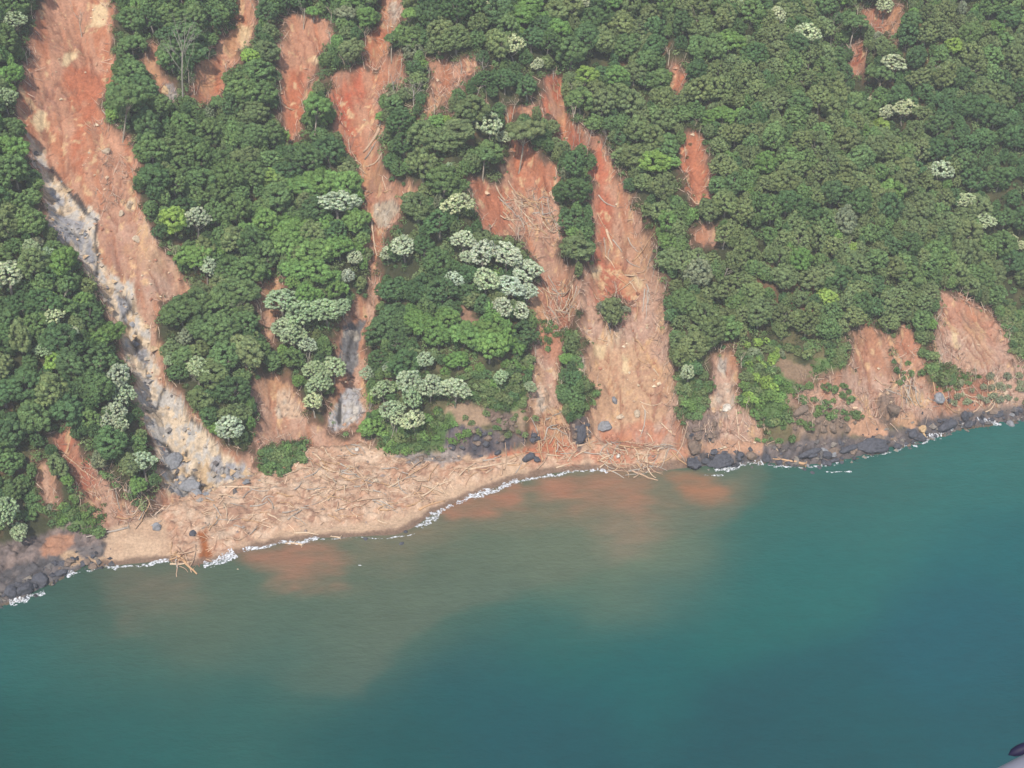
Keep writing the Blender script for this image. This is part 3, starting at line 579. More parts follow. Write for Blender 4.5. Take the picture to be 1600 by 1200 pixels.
proto('bright', 4, 4.8, 4.4, 5.4, 60, 8200, 0.22, 'grey', lobe_r=(0.12, 0.24), low=-0.65, gap=-0.08)
proto('blossom', 6, 5.8, 3.6, 5.4, 110, 6200, 0.19, 'grey', gap=-0.02, lobe_r=(0.08, 0.15), low=-0.55, mix=0.20)
proto('shrub', 4, 0.9, 1.9, 2.4, 18, 1400, 0.19, 'brown', lobe_r=(0.22, 0.36), low=-0.5)

LK = 1.14
TONES = {'deep green': alb(90, 116, 74, LK), 'mid green': alb(106, 130, 80, LK), 'olive green': alb(117, 131, 86, LK), 'bright green': alb(114, 144, 80, LK), 'yellow-green': alb(138, 164, 84, LK), 'grey-green': alb(134, 140, 110, LK)}
BLOOM = {'cream': alb(208, 214, 172, .96), 'white': alb(206, 213, 184, .96), 'pale green': alb(178, 194, 152, .96), 'grey-white': alb(190, 200, 166, .96)}
ZTONE = [([(1430, 150), (1610, 120), (1610, 420), (1565, 380)], 'deep green'), ([(1290, 60), (1420, 110), (1440, 220), (1330, 160)], 'deep green'), ([(380, 270), (600, 270), (600, 460), (480, 470), (400, 430)], 'bright green'), ([(640, 490), (800, 480), (830, 560), (700, 590)], 'bright green'), ([(0, 80), (40, 80), (40, 260), (0, 260)], 'bright green'),  # ravine trees darkened to deep green, painting in the shade there
 ([(230, 200), (420, 180), (470, 330), (250, 340)], 'mid green'), ([(0, 420), (200, 500), (210, 700), (0, 720)], 'deep green'), ([(470, 420), (540, 420), (540, 470), (440, 470)], 'bright green'), ([(560, 630), (700, 640), (710, 700), (600, 712)], 'bright green'), ([(70, 740), (160, 740), (160, 830), (90, 830)], 'bright green'),
 ([(1160, 530), (1230, 530), (1235, 620), (1165, 640)], 'yellow-green'), ([(1050, 640), (1110, 600), (1110, 660)], 'bright green'), ([(800, 0), (870, 0), (870, 60), (800, 60)], 'bright green'), ([(580, 330), (760, 330), (760, 480), (640, 560), (580, 520)], 'deep green')]
# ------------------------------------------------------------------ where trees stand
def z_at(x, y): return np.maximum(Hs(x, y), 0)
N = 80000
cx = rng.uniform(-400, 430, N); cy = rng.uniform(290, 640, N)
core = (np.abs(cx) < 250) & (cy < 560)
cz = z_at(cx, cy); bpx, bpy_ = project(cx, cy, cz)
dTc = seg_dist(cx, cy, toe_w)*side(cx, cy, toe_w)
base_s = scar_field(bpx, bpy_, fbm(cx/5, cy/5, 21, 3)*6)
inshrub = np.zeros(N, bool)
for P in SHRUBZONE: inshrub |= sdf(bpx, bpy_, P) > 0
size = 1.9+4.0*rng.random(N)**1.7; size = np.where(bpx > 1040, size*0.86, size)
size = np.where(dTc < 16, size*0.72, size); size = np.where(inshrub, rng.uniform(1.1, 2.1, N), size)
size = np.where(core, size, size*1.35)
Hc = np.where(inshrub, 0.9, 4.4)*np.where(inshrub, size/1.9, np.clip(size/4.0, 0.7, 1.25))
cpx, cpy = project(cx, cy, cz+Hc)
crown_s = np.maximum(scar_field(cpx, cpy, np.zeros(N)), scar_field(cpx, cpy+size*2.2, np.zeros(N)))
hole = np.full(N, -60.0)
for k_, P in GREEN_HOLES.items(): hole = np.maximum(hole, np.maximum(sdf(bpx, bpy_, P), sdf(cpx, cpy, P)))
darkd = np.full(N, -60.0)
for P, c in DARK+[(p_, 0) for p_, _ in BARE]: darkd = np.maximum(darkd, sdf(bpx, bpy_, P))
darkc = np.full(N, -60.0)
for P, c in DARK+[(p_, 0) for p_, _ in BARE]: darkc = np.maximum(darkc, sdf(cpx, cpy, P))
ok = (dTc > 2.0) & (base_s < -2) & (crown_s < -3.1*size) & (darkd < -3) & (darkc < -4) & ((PY is not None))
low_gap = (dTc < 14) & (cx > -200) & (~inshrub) & (vnoise(cx/6, cy/6, 5) > 0.65)
ok &= ~low_gap; ok &= (vnoise(cx/9, cy/9, 15) > 0.06)
CAND = np.where(ok)[0]

# trees the photograph shows plainly: pale flowering crowns at their own places
BL = [(765, 197, 27, 'cream'), (786, 216, 12, 'cream'), (803, 76, 18, 'cream'), (842, 101, 10, 'cream'), (526, 316, 26, 'white'), (716, 320, 22, 'cream'), (306, 347, 20, 'grey-white'), (321, 420, 16, 'grey-white'),
 (12, 432, 26, 'cream'), (86, 492, 17, 'cream'), (108, 516, 13, 'cream'), (48, 392, 15, 'pale green'), (74, 400, 14, 'pale green'), (632, 382, 22, 'white'), (606, 398, 12, 'white'), (553, 405, 13, 'white'), (542, 436, 12, 'white'), (721, 378, 17, 'white'),
 (755, 402, 22, 'white'), (790, 400, 22, 'white'), (820, 420, 24, 'white'), (760, 438, 22, 'cream'), (795, 445, 24, 'white'), (822, 455, 16, 'white'), (785, 478, 18, 'white'), (812, 486, 16, 'white'), (730, 402, 12, 'white'), (711, 440, 13, 'white'),
 (440, 466, 26, 'pale green'), (474, 492, 24, 'pale green'), (510, 482, 24, 'pale green'), (536, 478, 15, 'pale green'), (440, 512, 20, 'pale green'), (460, 524, 18, 'pale green'), (482, 540, 14, 'grey-white'), (520, 570, 22, 'pale green'), (490, 578, 16, 'pale green'), (500, 605, 18, 'pale green'), (490, 630, 16, 'cream'),
 (600, 610, 16, 'pale green'), (640, 598, 20, 'grey-white'), (672, 600, 20, 'grey-white'), (710, 606, 22, 'grey-white'), (612, 640, 18, 'pale green'), (645, 625, 18, 'pale green'), (618, 655, 14, 'cream'), (648, 656, 18, 'cream'), (664, 560, 14, 'grey-white'), (608, 570, 11, 'grey-white'), (575, 586, 12, 'grey-white'),
 (306, 578, 19, 'pale green'), (182, 588, 22, 'grey-white'), (190, 615, 20, 'grey-white'), (180, 640, 18, 'grey-white'), (163, 658, 15, 'grey-white'), (188, 668, 14, 'grey-white'), (354, 666, 22, 'white'), (224, 724, 19, 'grey-white'), (16, 800, 22, 'pale green'), (28, 826, 16, 'pale green'),
 (70, 548, 13, 'pale green'), (1262, 58, 19, 'cream'), (1214, 26, 14, 'cream'), (1226, 36, 9, 'cream'), (1396, 97, 20, 'cream'), (1382, 18, 14, 'cream'), (1412, 172, 18, 'cream'), (1386, 180, 13, 'cream'), (1294, 113, 10, 'cream'), (1362, 158, 8, 'cream'), (1470, 272, 18, 'white'), (1507, 313, 14, 'cream'), (1540, 346, 16, 'cream'), (1581, 374, 9, 'cream'), (912, 5, 13, 'cream'),
 (828, 605, 10, 'pale green'), (783, 590, 13, 'pale green'), (700, 262, 10, 'pale green'), (1076, 580, 13, 'grey-white'), (1598, 385, 9, 'cream'), (760, 18, 12, 'cream'), (20, 30, 18, 'pale green'), (8, 155, 16, 'pale green'), (262, 562, 9, 'pale green'), (1158, 5, 8, 'cream')]
placed = []           # (x, y, radius)
cellmap = {}
def free(x, y, r, k=0.80):
    i, j = int(x//6), int(y//6)
    for a in range(-2, 3):
        for b_ in range(-2, 3):
            for (qx_, qy_, qr) in cellmap.get((i+a, j+b_), ()):
                if (qx_-x)**2+(qy_-y)**2 < ((qr+r)*k)**2: return False
    return True
def occupy(x, y, r): cellmap.setdefault((int(x//6), int(y//6)), []).append((x, y, r))
def depth_at(x, y, z): return y*CP-(z-CAM_H)*SP
LEAFY = {}
def plant(kind, x, y, r, color, name, lean=0.0, stretch=1.0, v=None):
    P = PROTO[kind]; v = rng.integers(len(P['L'])) if v is None else v; me, tm, _, _ = P['L'][v]
    s = r/P['R']; z = float(Hs(x, y)); hs = np.clip(s, 0.7, 1.25) if kind != 'shrub' else s
    o = empty(name, (x, y, z-0.1), rng.uniform(0, 6.28), (s*(q_ := rng.uniform(0.82, 1.2)), s/q_, hs*stretch*rng.uniform(0.88, 1.18))); o.rotation_euler[0] = rng.normal(0, 0.06); o.rotation_euler[1] = rng.normal(0, 0.06)
    key = (kind, v)
    if key not in LEAFY:
        a = child('trunk', tm, o); c = child('crown', me, o, color); LEAFY[key] = (a, c)
    else:
        a0, c0 = LEAFY[key]; copy_part(a0, o); copy_part(c0, o, color)
    return o
def jitter(c, k=0.17):
    return np.clip(np.asarray(c)*rng.uniform(1-k, 1+k)*np.array([rng.uniform(0.94, 1.06), 1, rng.uniform(0.94, 1.06)]), 0, 1)
for px, py, rp, tone in BL:
    sc_ = 5.8*np.clip(rp/4.6/3.6, 0.7, 1.25)
    x, y = hit(px, py, sc_); x, y = float(x[0]), float(y[0]); r = rp*depth_at(x, y, float(Hs(x, y))+7)/FPX*1.08
    o = plant('blossom', x, y, r, jitter(BLOOM[tone], 0.05), 'flowering_tree'); occupy(x, y, r*0.92)
    label_later(o, px, py, tone+' flowering tree', 'tree', 'pale flowering trees in the forest')
# trees with a long trunk in the open: base pixel, crown pixel, crown radius
TALL = [(489, 232, 495, 165, 24, 'bright green'), (638, 68, 640, 22, 14, 'bright green'), (192, 222, 198, 152, 30, 'mid green'), (811, 270, 820, 205, 26, 'olive green'), (1325, 86, 1336, 34, 18, 'mid green'), (1370, 152, 1378, 115, 18, 'mid green'), (754, 280, 757, 240, 16, 'mid green'),
 (592, 205, 596, 182, 11, 'bright green'), (1436, 60, 1425, 30, 18, 'deep green'), (886, 580, 884, 560, 11, 'bright green'), (208, 95, 206, 68, 20, 'mid green'), (545, 45, 540, 20, 16, 'grey-green'), (490, 35, 490, 18, 13, 'bright green'), (345, 180, 340, 160, 14, 'mid green'), (612, 95, 612, 60, 12, 'mid green')]
def tall_tree(bx, by, px, py, rp, tone, seed):
    x, y = hit(bx, by); x, y = float(x[0]), float(y[0]); z = float(Hs(x, y)); D = depth_at(x, y, z)
    zz = z
    while project(x, y, zz)[1] > py and zz < z+30: zz += 0.1
    H = zz-z; r = rp*D/FPX; lx = (px-project(x, y, zz)[0])*D/FPX
    V, F, T, cs, rs = crown_arrays(seed, r, r*1.0, 34, int(min(9000, 260*r*r)), 0.27, lobe_r=(0.16, 0.28), low=-0.4)
    off = np.array([lx, 0, H]); rr = np.random.default_rng(seed)
    o = empty('long_trunk_tree', (x, y, z-0.1))
    f = off*np.array([0.8, 0.8, 0.72]); parts = [tube([(0, 0, -1.5), (0, 0, 0), f*0.5+np.array([rr.normal(0, .2), 0, 0]), f], [0.4, 0.32, 0.26, 0.2], 7)]
    for i in range(6): e = cs[i]+off; parts.append(tube([f*rr.uniform(0.85, 1), (f+e)/2+np.array([0, 0, -0.3]), e], [0.16, 0.11, 0.05], 5))
    tv, tf = merge(parts)
    child('trunk', mesh_np('trunk', tv, tf, M_BARK, alb(186, 172, 152), True, link=False), o)
    child('crown', mesh_np('crown', V+off, F, M_LEAF, T, link=False), o, jitter(TONES[tone], 0.05)); occupy(x, y+1, r*0.8)
    label_later(o, px, py, tone+' long-trunked tree', 'tree', 'trees with long bare trunks')
for i, a in enumerate(TALL): tall_tree(*a, 500+i)

# bare standing trees
def branchy(seed, H, spread, r0, n_main=6, lean=(0, 0)):
    r = np.random.default_rng(seed); top = np.array([lean[0], lean[1], H])
    trunk = [tube([(0, 0, -1), (0, 0, 0), top*0.4+np.append(r.normal(0, 0.03*H, 2), 0), top*0.75], [r0*1.3, r0, r0*0.75, r0*0.5], 6)]
    br = []
    def grow(s, d, L, rad, lvl):
        m = s+d*L*0.5+r.normal(0, 0.06*L, 3); e = s+d*L+np.array([0, 0, 0.12*L])
        br.append(tube([s, m, e], [rad, rad*0.75, rad*0.4], 4 if lvl else 5))
        if lvl < 2:
            for _ in range(r.integers(2, 4)): grow(m+(e-m)*r.uniform(0, 1), norm(d+r.normal(0, 0.55, 3)+np.array([0, 0, 0.15])), L*r.uniform(0.45, 0.65), rad*0.5, lvl+1)
    for i in range(n_main):
        s = top*r.uniform(0.35, 0.75); a = r.uniform(0, 6.28)
        grow(s, norm(np.array([math.cos(a)*spread, math.sin(a)*spread, H*0.35])), H*r.uniform(0.28, 0.42), r0*0.4, 0)
    return merge(trunk), merge(br)
BARETREES = [(286, 158, 284, 55, 0.34, 5.5, 10), (128, 58, 124, 12, .2, 2, 4), (474, 46, 477, 2, .22, 1.5, 3), (615, 152, 614, 120, .3, 1.5, 3), (648, 176, 646, 128, .26, 4, 8), (1298, 76, 1303, 32, .2, 3, 5), (1308, 84, 1314, 68, .15, 1.5, 3), (1520, 264, 1522, 244, .2, 2, 5), (1530, 292, 1532, 278, .16, 3, 6), (147, 538, 150, 508, .14, 1, 3), (95, 475, 108, 448, .18, 2.5, 4), (310, 614, 312, 580, .18, 2, 4),
 (1216, 52, 1206, 22, .12, 3, 7), (895, 150, 893, 130, .14, 1.5, 3), (864, 124, 866, 106, .16, .8, 2), (640, 120, 645, 95, .16, 2, 4), (440, 175, 435, 140, .14, 1, 2), (746, 150, 750, 132, .16, 2.5, 5), (757, 118, 752, 90, .2, 2, 5), (720, 115, 722, 95, .16, 1.5, 4), (985, 330, 990, 305, .12, 1.5, 4), (1012, 420, 1018, 395, .14, 1, 3), (1020, 432, 1026, 406, .14, 1, 3), (1041, 460, 1041, 440, .12, .8, 2), (720, 515, 716, 490, .12, 1, 3), (712, 512, 708, 488, .12, 1, 3), (610, 690, 620, 650, .14, 2.5, 6), (570, 655, 585, 622, .2, .6, 2), (1130, 440, 1140, 412, .14, 3.5, 9), (1320, 395, 1332, 370, .12, 3, 8), (1556, 600, 1545, 570, .14, 1.5, 4), (200, 775, 204, 755, .12, 1.5, 4), (208, 782, 200, 760, .12, 1.5, 4), (895, 232, 897, 205, .12, 1, 3), (905, 222, 908, 200, .14, .8, 3), (918, 228, 925, 205, .14, .8, 3), (940, 235, 952, 205, .14, 1.2, 4), (480, 598, 482, 560, .14, 1.2, 4), (360, 500, 368, 470, .16, 2.5, 6), (335, 555, 338, 520, .14, 1.5, 4)]
for i, (bx, by, tx, ty, r0, sp, nm) in enumerate(BARETREES):
    x, y = hit(bx, by); x, y = float(x[0]), float(y[0]); z = float(Hs(x, y)); D = depth_at(x, y, z); zz = z
    while project(x, y, zz)[1] > ty and zz < z+40: zz += 0.1
    H = zz-z; lx = (tx-project(x, y, zz)[0])*D/FPX
    (tv, tf), (bv, bf) = branchy(900+i, H, sp*1.2, r0, nm, (lx, 0))
    o = empty('bare_tree', (x, y, z)); bc = alb(198, 186, 168) if i % 3 else alb(172, 164, 150)
    child('trunk', mesh_np('trunk', tv, tf, M_BARK, bc, True, link=False), o); child('branches', mesh_np('branches', bv, bf, M_BARK, bc, True, link=False), o)
    occupy(x, y, 1.6)
    label_later(o, tx, (by+ty)/2, 'leafless grey tree', 'tree', 'bare standing trees')

# thin bare stems left standing along the scar edges
STEMP = [branchy(1500+v, 6.0, 0.7+0.2*v, 0.13, 3+v % 3, ((v-2)*0.5, (v % 3-1)*0.4)) for v in range(6)]
STEMM = [(mesh_np('trunk', a[0], a[1], M_BARK, alb(206, 190, 168, .8), True, link=False), mesh_np('branches', b_[0], b_[1], M_BARK, alb(196, 176, 154, .8), True, link=False)) for a, b_ in STEMP]
qx_ = rng.uniform(-230, 250, 9000); qy_ = rng.uniform(300, 540, 9000); qpx, qpy = project(qx_, qy_, z_at(qx_, qy_)); qs = scar_field(qpx, qpy, 0*qpx); nst = 0
for k_ in np.where((qs > -7) & (qs < 2.5) & (qpx > 5) & (qpx < 1595) & (qpy > 5) & (qpy < 640))[0]:
    if nst >= 110: break
    x, y = float(qx_[k_]), float(qy_[k_])
    if not free(x, y, 1.0, 1.0): continue
    o = empty('dead_sapling', (x, y, float(Hs(x, y))), rng.uniform(0, 6.28), float(rng.uniform(0.6, 1.25))); v = nst % 6
    child('trunk', STEMM[v][0], o); child('branches', STEMM[v][1], o); occupy(x, y, 0.9); nst += 1
    label_later(o, float(qpx[k_]), float(qpy[k_])-14, 'thin bare pale stem', 'dead tree', 'thin bare stems along the scar edges')
# the closed forest
order = rng.permutation(len(CAND)); chosen = []
order = order[np.argsort(-(size[CAND][order]+rng.uniform(-1.3, 1.3, len(order))), kind='stable')]
for k_ in order:
    i = CAND[k_]
    if free(cx[i], cy[i], size[i], (0.50 if size[i] > 2.6 else 0.44) if core[i] else 0.72): occupy(cx[i], cy[i], size[i]); chosen.append(i)
# small trees and bushes on the strips inside the scars
def scatter_in(P, n, r0, r1, kind='shrub'):
    P = np.array(P, float); out = []
    for _ in range(n*30):
        if len(out) >= n: break
        px, py = rng.uniform(P[:, 0].min(), P[:, 0].max()), rng.uniform(P[:, 1].min(), P[:, 1].max())
        if sdf(np.array([px]), np.array([py]), [tuple(p) for p in P])[0] < 2: continue
        r = rng.uniform(r0, r1); x, y = hit(px, py, r*0.9); x, y = float(x[0]), float(y[0])
        if free(x, y, r, 0.7): occupy(x, y, r); out.append((x, y, r, px, py))
    return out
PLACES = []   # x, y, r, kind, tone, px, py
for nm, n, a, b_, kd, tn in (('column', 110, 1.6, 2.9, 'canopy', 'deep green'), ('brow', 20, 1.8, 2.8, 'canopy', 'olive green'), ('bush', 8, 1.6, 2.4, 'shrub', 'grey-green'), ('wedge', 22, 1.2, 2.2, 'shrub', 'mid green'), ('thicket', 16, 1.2, 2.1, 'shrub', 'mid green'), ('patch', 5, 0.7, 1.1, 'shrub', 'mid green')):
    for (x, y, r, px, py) in scatter_in(GREEN_HOLES[nm], n, a, b_): PLACES.append((x, y, r, kd, tn, px, py))
for P, n, a, b_, tn in (([(1235, 595), (1335, 598), (1350, 655), (1250, 672)], 24, 0.9, 2.0, 'mid green'), ([(1470, 590), (1610, 570), (1610, 628), (1480, 632)], 24, 0.8, 1.8, 'grey-green'), ([(715, 635), (842, 645), (835, 682), (740, 678)], 14, 0.7, 1.5, 'olive green'), ([(1180, 640), (1260, 650), (1250, 690), (1180, 690)], 20, 0.9, 1.8, 'mid green'),
        ([(1160, 560), (1240, 590), (1235, 655), (1180, 665)], 26, 1.2, 2.4, 'bright green'), ([(1060, 590), (1112, 598), (1105, 645), (1070, 665)], 14, 1.2, 2.2, 'mid green'), ([(590, 650), (735, 650), (735, 700), (600, 708)], 30, 1.0, 2.2, 'bright green'), ([(740, 590), (830, 600), (815, 640), (745, 635)], 12, 0.9, 1.8, 'olive green'), ([(90, 790), (165, 792), (160, 835), (95, 832)], 10, 1.0, 2.0, 'mid green'), ([(1385, 560), (1450, 555), (1460, 590), (1400, 600)], 8, 0.7, 1.5, 'mid green'), ([(850, 500), (875, 500), (868, 545), (850, 545)], 6, 0.8, 1.6, 'mid green')):
    for (x, y, r, px, py) in scatter_in(P, n, a, b_): PLACES.append((x, y, r, 'shrub', tn, px, py))
for i in chosen:
    px, py = float(cpx[i]), float(cpy[i]); u = rng.random()
    kind = 'shrub' if inshrub[i] else ('feathery' if u < 0.22 else 'canopy')
    if px < 620: tone = 'deep green' if u < 0.35 else ('mid green' if u < 0.8 else 'olive green')
    elif px < 1040: tone = 'deep green' if u < 0.35 else ('mid green' if u < 0.6 else 'olive green')
    else: tone = 'olive green' if u < 0.62 else ('mid green' if u < 0.86 else 'deep green')
    if rng.random() < 0.02: tone = 'grey-green'
    if rng.random() < (0.08 if px < 620 else 0.04): tone = 'bright green'
    if rng.random() < 0.008: tone = 'yellow-green'
    for P, tn in ZTONE:
        if sdf(np.array([px]), np.array([py]), P)[0] > 0 and rng.random() < 0.72: tone = tn
    if kind != 'shrub' and tone in ('bright green', 'yellow-green'): kind = 'bright'
    PLACES.append((float(cx[i]), float(cy[i]), float(size[i]), kind, tone, px, py))
def in_view(p): return -20 < p[5] < 1620 and -25 < p[6] < 1000
budget = {'canopy': 300, 'feathery': 110, 'bright': 120, 'shrub': 270}
NAMES = {'canopy': ('canopy_tree', 'rounded tree', 'tree', 'rounded trees of the closed forest'), 'feathery': ('feathery_tree', 'fine-leaved tree', 'tree', 'fine-leaved trees of the forest'), 'bright': ('bright_tree', 'spreading tree', 'tree', 'brighter green trees of the forest'), 'shrub': ('shrub', 'low shrub', 'shrub', 'shrubs on the lower slope')}
vis = sorted([p for p in PLACES if in_view(p)], key=lambda p: -p[2]/depth_at(p[0], p[1], z_at(p[0], p[1])))
rest = [p for p in PLACES if not in_view(p)]
for p in vis:
    x, y, r, kind, tone, px, py = p
    if budget[kind] <= 0: rest.append(p); continue
    budget[kind] -= 1; nm, what, cat, grp = NAMES[kind]
    o = plant(kind, x, y, r, jitter(TONES[tone]), nm); label_later(o, px, py, tone+' '+what, cat, grp)
print('TREES', len(vis), 'rest', len(rest), budget)
# the remaining crowns of the wood, beyond the ones placed singly
def mass(name, items, label, cat):
    VV, FF, TT, off = [], [], [], 0
    for (x, y, r, kind, tone, px, py) in items:
        P = PROTO[kind]; V, F, T = P['L'][rng.integers(len(P['L']))][2]; s = r/P['R']; hs = np.clip(s, 0.7, 1.25) if kind != 'shrub' else s
        if not (-120 < px < 1720 and -120 < py < 1100): q = len(F)//2; F = F[:q]; V = V[:q*3]; T = T[:q*3]; s *= 1.1
        a = rng.uniform(0, 6.28); ca, sa = math.cos(a), math.sin(a)
        V = V*np.array([rng.uniform(0.8, 1.25), 1, rng.uniform(0.88, 1.18)])
        W = np.stack([(V[:, 0]*ca-V[:, 1]*sa)*s+x, (V[:, 0]*sa+V[:, 1]*ca)*s+y, V[:, 2]*hs+float(Hs(x, y))-0.1], 1)
        VV.append(W); FF.append(F+off); TT.append(T*jitter(TONES[tone])); off += len(V)
    o = mesh_np(name, np.concatenate(VV), np.concatenate(FF), M_LEAF, np.concatenate(TT)); tag(o, label, cat, kind='stuff'); return o
mass('forest_canopy', rest, 'dense mass of small green crowns filling the forest between the larger trees', 'forest')

# ------------------------------------------------------------------ ground cover between the trees
def tufts(name, n, rmin, rmax, per, leaf, cols, accept, label, cat, zlift=0.3):
    x = rng.uniform(-260, 280, n); y = rng.uniform(285, 560, n); z = Hs(x, y); px, py = project(x, y, z)
    m = accept(x, y, z, px, py) & (px > -60) & (px < 1660) & (py > -60); x, y, z = x[m], y[m], z[m]; k = len(x)
    r = rng.uniform(rmin, rmax, k); d = norm(rng.normal(0, 1, (k, per, 3))); d[..., 2] = np.abs(d[..., 2])
    Pn = np.stack([x, y, z], 1)[:, None, :]+d*r[:, None, None]*rng.uniform(0.6, 1.0, (k, per, 1))
    V, F = leaves(Pn.reshape(-1, 3), d.reshape(-1, 3), leaf, rng)
    cc = np.array(cols)[rng.integers(len(cols), size=k)]*rng.uniform(0.75, 1.2, (k, 1))
    T = np.repeat(np.repeat(cc, per, 0)*rng.uniform(0.88, 1.12, (k*per, 1)), 3, 0)
    o = mesh_np(name, V, F, M_LEAF, T); tag(o, label, cat, kind='stuff'); return o
def dTf(x, y): return seg_dist(x, y, toe_w)*side(x, y, toe_w)
def dark_s(px, py):
    s = np.full(px.shape, -60.0)
    for P, c in DARK+BARE: s = np.maximum(s, sdf(px, py, P))
    return s
tufts('undergrowth', 36000, 0.9, 2.6, 70, 0.32, [TONES['deep green'], TONES['mid green'], TONES['olive green'], alb(104, 112, 72)],
      lambda x, y, z, px, py: (dTf(x, y) > 1.5) & (scar_field(px, py, fbm(x/5, y/5, 21, 3)*6) < -3) & (dark_s(px, py) < -2) & ((vnoise(x/5, y/5, 8) < 0.7) | (rng.random(len(x)) < 0.4)), 'low leafy undergrowth covering the ground beneath and between the trees', 'undergrowth')
def grass_ok(x, y, z, px, py):
    s = np.full(px.shape, -60.0)
    for P in GRASS: s = np.maximum(s, sdf(px, py, P))
    return s+fbm(x/4, y/4, 33, 3)*8 > 0
tufts('grass', 110000, 0.5, 1.4, 22, 0.28, [alb(112, 142, 78), alb(126, 152, 88), alb(98, 132, 70)], grass_ok, 'soft green grass and vines draped over the foot of the slope', 'grass')
tufts('seedlings', 11000, 0.4, 1.3, 26, 0.24, [TONES['mid green'], alb(120, 130, 84)], lambda x, y, z, px, py: (scar_field(px, py, 0*px) > -4) & (scar_field(px, py, 0*px) < 9) & (dTf(x, y) > 3) & (rng.random(len(x)) < 0.35), 'scattered small green plants left along the edges of the scars', 'plants')

# ------------------------------------------------------------------ dead brush, rubble
def sticks(name, pts, lens, rad, cols, label, cat, up=0.25, aim=None, spread=1.0):
    n = len(pts); z = Hs(pts[:, 0], pts[:, 1]); a = rng.uniform(0, 2*math.pi, n) if aim is None else aim+rng.normal(0, spread, n)
    e = 0.6; gx = (Hs(pts[:, 0]+e, pts[:, 1])-Hs(pts[:, 0]-e, pts[:, 1]))/(2*e); gy = (Hs(pts[:, 0], pts[:, 1]+e)-Hs(pts[:, 0], pts[:, 1]-e))/(2*e)
    dx, dy = np.cos(a), np.sin(a); d = norm(np.stack([dx, dy, gx*dx+gy*dy+np.abs(rng.normal(0, up, n))], 1))
    L = rng.uniform(*lens, n); r = rng.uniform(*rad, n); c = np.stack([pts[:, 0], pts[:, 1], z+r*0.6+0.02], 1)
    t1 = norm(np.cross(d, np.array([0.1, 0.2, 1.0]))); t2 = np.cross(d, t1); V = []
    mid = c+d*(L*0.5)[:, None]+t1*(rng.normal(0, 0.07, n)*L)[:, None]
    for q, f in ((c, 1.0), (mid, 0.8), (c+d*L[:, None], 0.4)):
        for j in range(3):
            th = j*2.094; V.append(q+(t1*math.cos(th)+t2*math.sin(th))*(r*f)[:, None])
    V = np.stack(V, 1); F = []
    for s in (0, 3):
        for j in range(3): F.append((s+j, s+(j+1) % 3, s+3+(j+1) % 3, s+3+j))
    F = (np.array(F)[None]+np.arange(n)[:, None, None]*9).reshape(-1, 4)
    T = np.repeat(np.array(cols)[rng.integers(len(cols), size=n)]*rng.uniform(0.85, 1.12, (n, 1)), 9, 0)
    o = mesh_np(name, V.reshape(-1, 3), F, M_WOOD, T); tag(o, label, cat, kind='stuff'); return o
def sample(n, accept, box=(-240, 270, 285, 560)):
    x = rng.uniform(box[0], box[1], n); y = rng.uniform(box[2], box[3], n); px, py = project(x, y, Hs(x, y)); m = accept(x, y, px, py) & (px > -40) & (px < 1640) & (py > -40)
    return np.stack([x[m], y[m]], 1)
BRUSH = [[(1235, 615), (1300, 600), (1340, 640), (1320, 665), (1240, 665)], [(1340, 600), (1400, 640), (1460, 640), (1440, 655), (1350, 655)], [(1480, 600), (1620, 575), (1620, 632), (1490, 636)], [(1100, 640), (1200, 660), (1190, 700), (1080, 705)], [(905, 190), (960, 215), (1010, 330), (1040, 440), (1055, 600), (1075, 680), (1050, 690), (1035, 600), (1015, 470), (990, 380), (965, 300), (940, 230), (900, 215)], [(780, 300), (870, 290), (880, 380), (800, 370)], [(850, 430), (905, 430), (910, 500), (850, 520)], [(165, 240), (200, 250), (195, 320), (155, 340), (145, 300)], [(1372, 592), (1420, 600), (1440, 625), (1385, 620)], [(140, 190), (175, 192), (175, 208), (140, 208)],
 [(580, 620), (600, 630), (600, 670), (575, 670)], [(130, 700), (220, 760), (240, 820), (190, 830), (130, 760)], [(1540, 580), (1640, 560), (1640, 620), (1540, 620)], [(1465, 500), (1500, 540), (1530, 600), (1460, 570)], [(640, 90), (760, 90), (760, 170), (690, 190), (640, 150)], [(590, 130), (640, 130), (650, 200), (600, 190)], [(40, 90), (60, 60), (50, 180), (36, 180)], [(1290, 20), (1420, 0), (1440, 70), (1300, 100)]]
def rim_ok(x, y, px, py):
    s = scar_field(px, py, fbm(x/3, y/3, 77, 2)*8); b_ = np.full(px.shape, -60.0)
    for P in BRUSH: b_ = np.maximum(b_, sdf(px, py, P))
    return (((s > -6) & (s < 7) & (rng.random(len(x)) < 0.55)) | ((b_+fbm(x/3, y/3, 78, 2)*6 > 0) & (rng.random(len(x)) < 0.9))) & (dTf(x, y) > 0)
pts = sample(150000, rim_ok)
sticks('dead_brush', pts, (1.4, 4.2), (0.06, 0.13), [alb(202, 170, 148, .8), alb(180, 148, 128, .8), alb(214, 188, 164, .8), alb(160, 130, 112)], 'tangled dead brush and broken branches along the scar edges', 'brushwood', up=1.0)
def scar_litter(x, y, px, py): return (scar_field(px, py, 0*px) > 0) & (dTf(x, y) > 0) & (vnoise(x/4, y/4, 44) > 0.5) & (rng.random(len(x)) < 0.3)
pts = sample(30000, scar_litter)
sticks('slide_litter', pts, (0.8, 3.0), (0.05, 0.10), [alb(206, 172, 144), alb(180, 140, 118)], 'thin broken sticks littering the bare soil of the scars', 'litter', up=0.1)
def deb_ok(x, y, px, py): return (sdf(px, py, DEB)+fbm(x/5, y/5, 71, 3)*10 > 4) & (vnoise(x/5, y/5, 46) > 0.32) & (rng.random(len(x)) < 0.42)
pts = sample(60000, deb_ok)
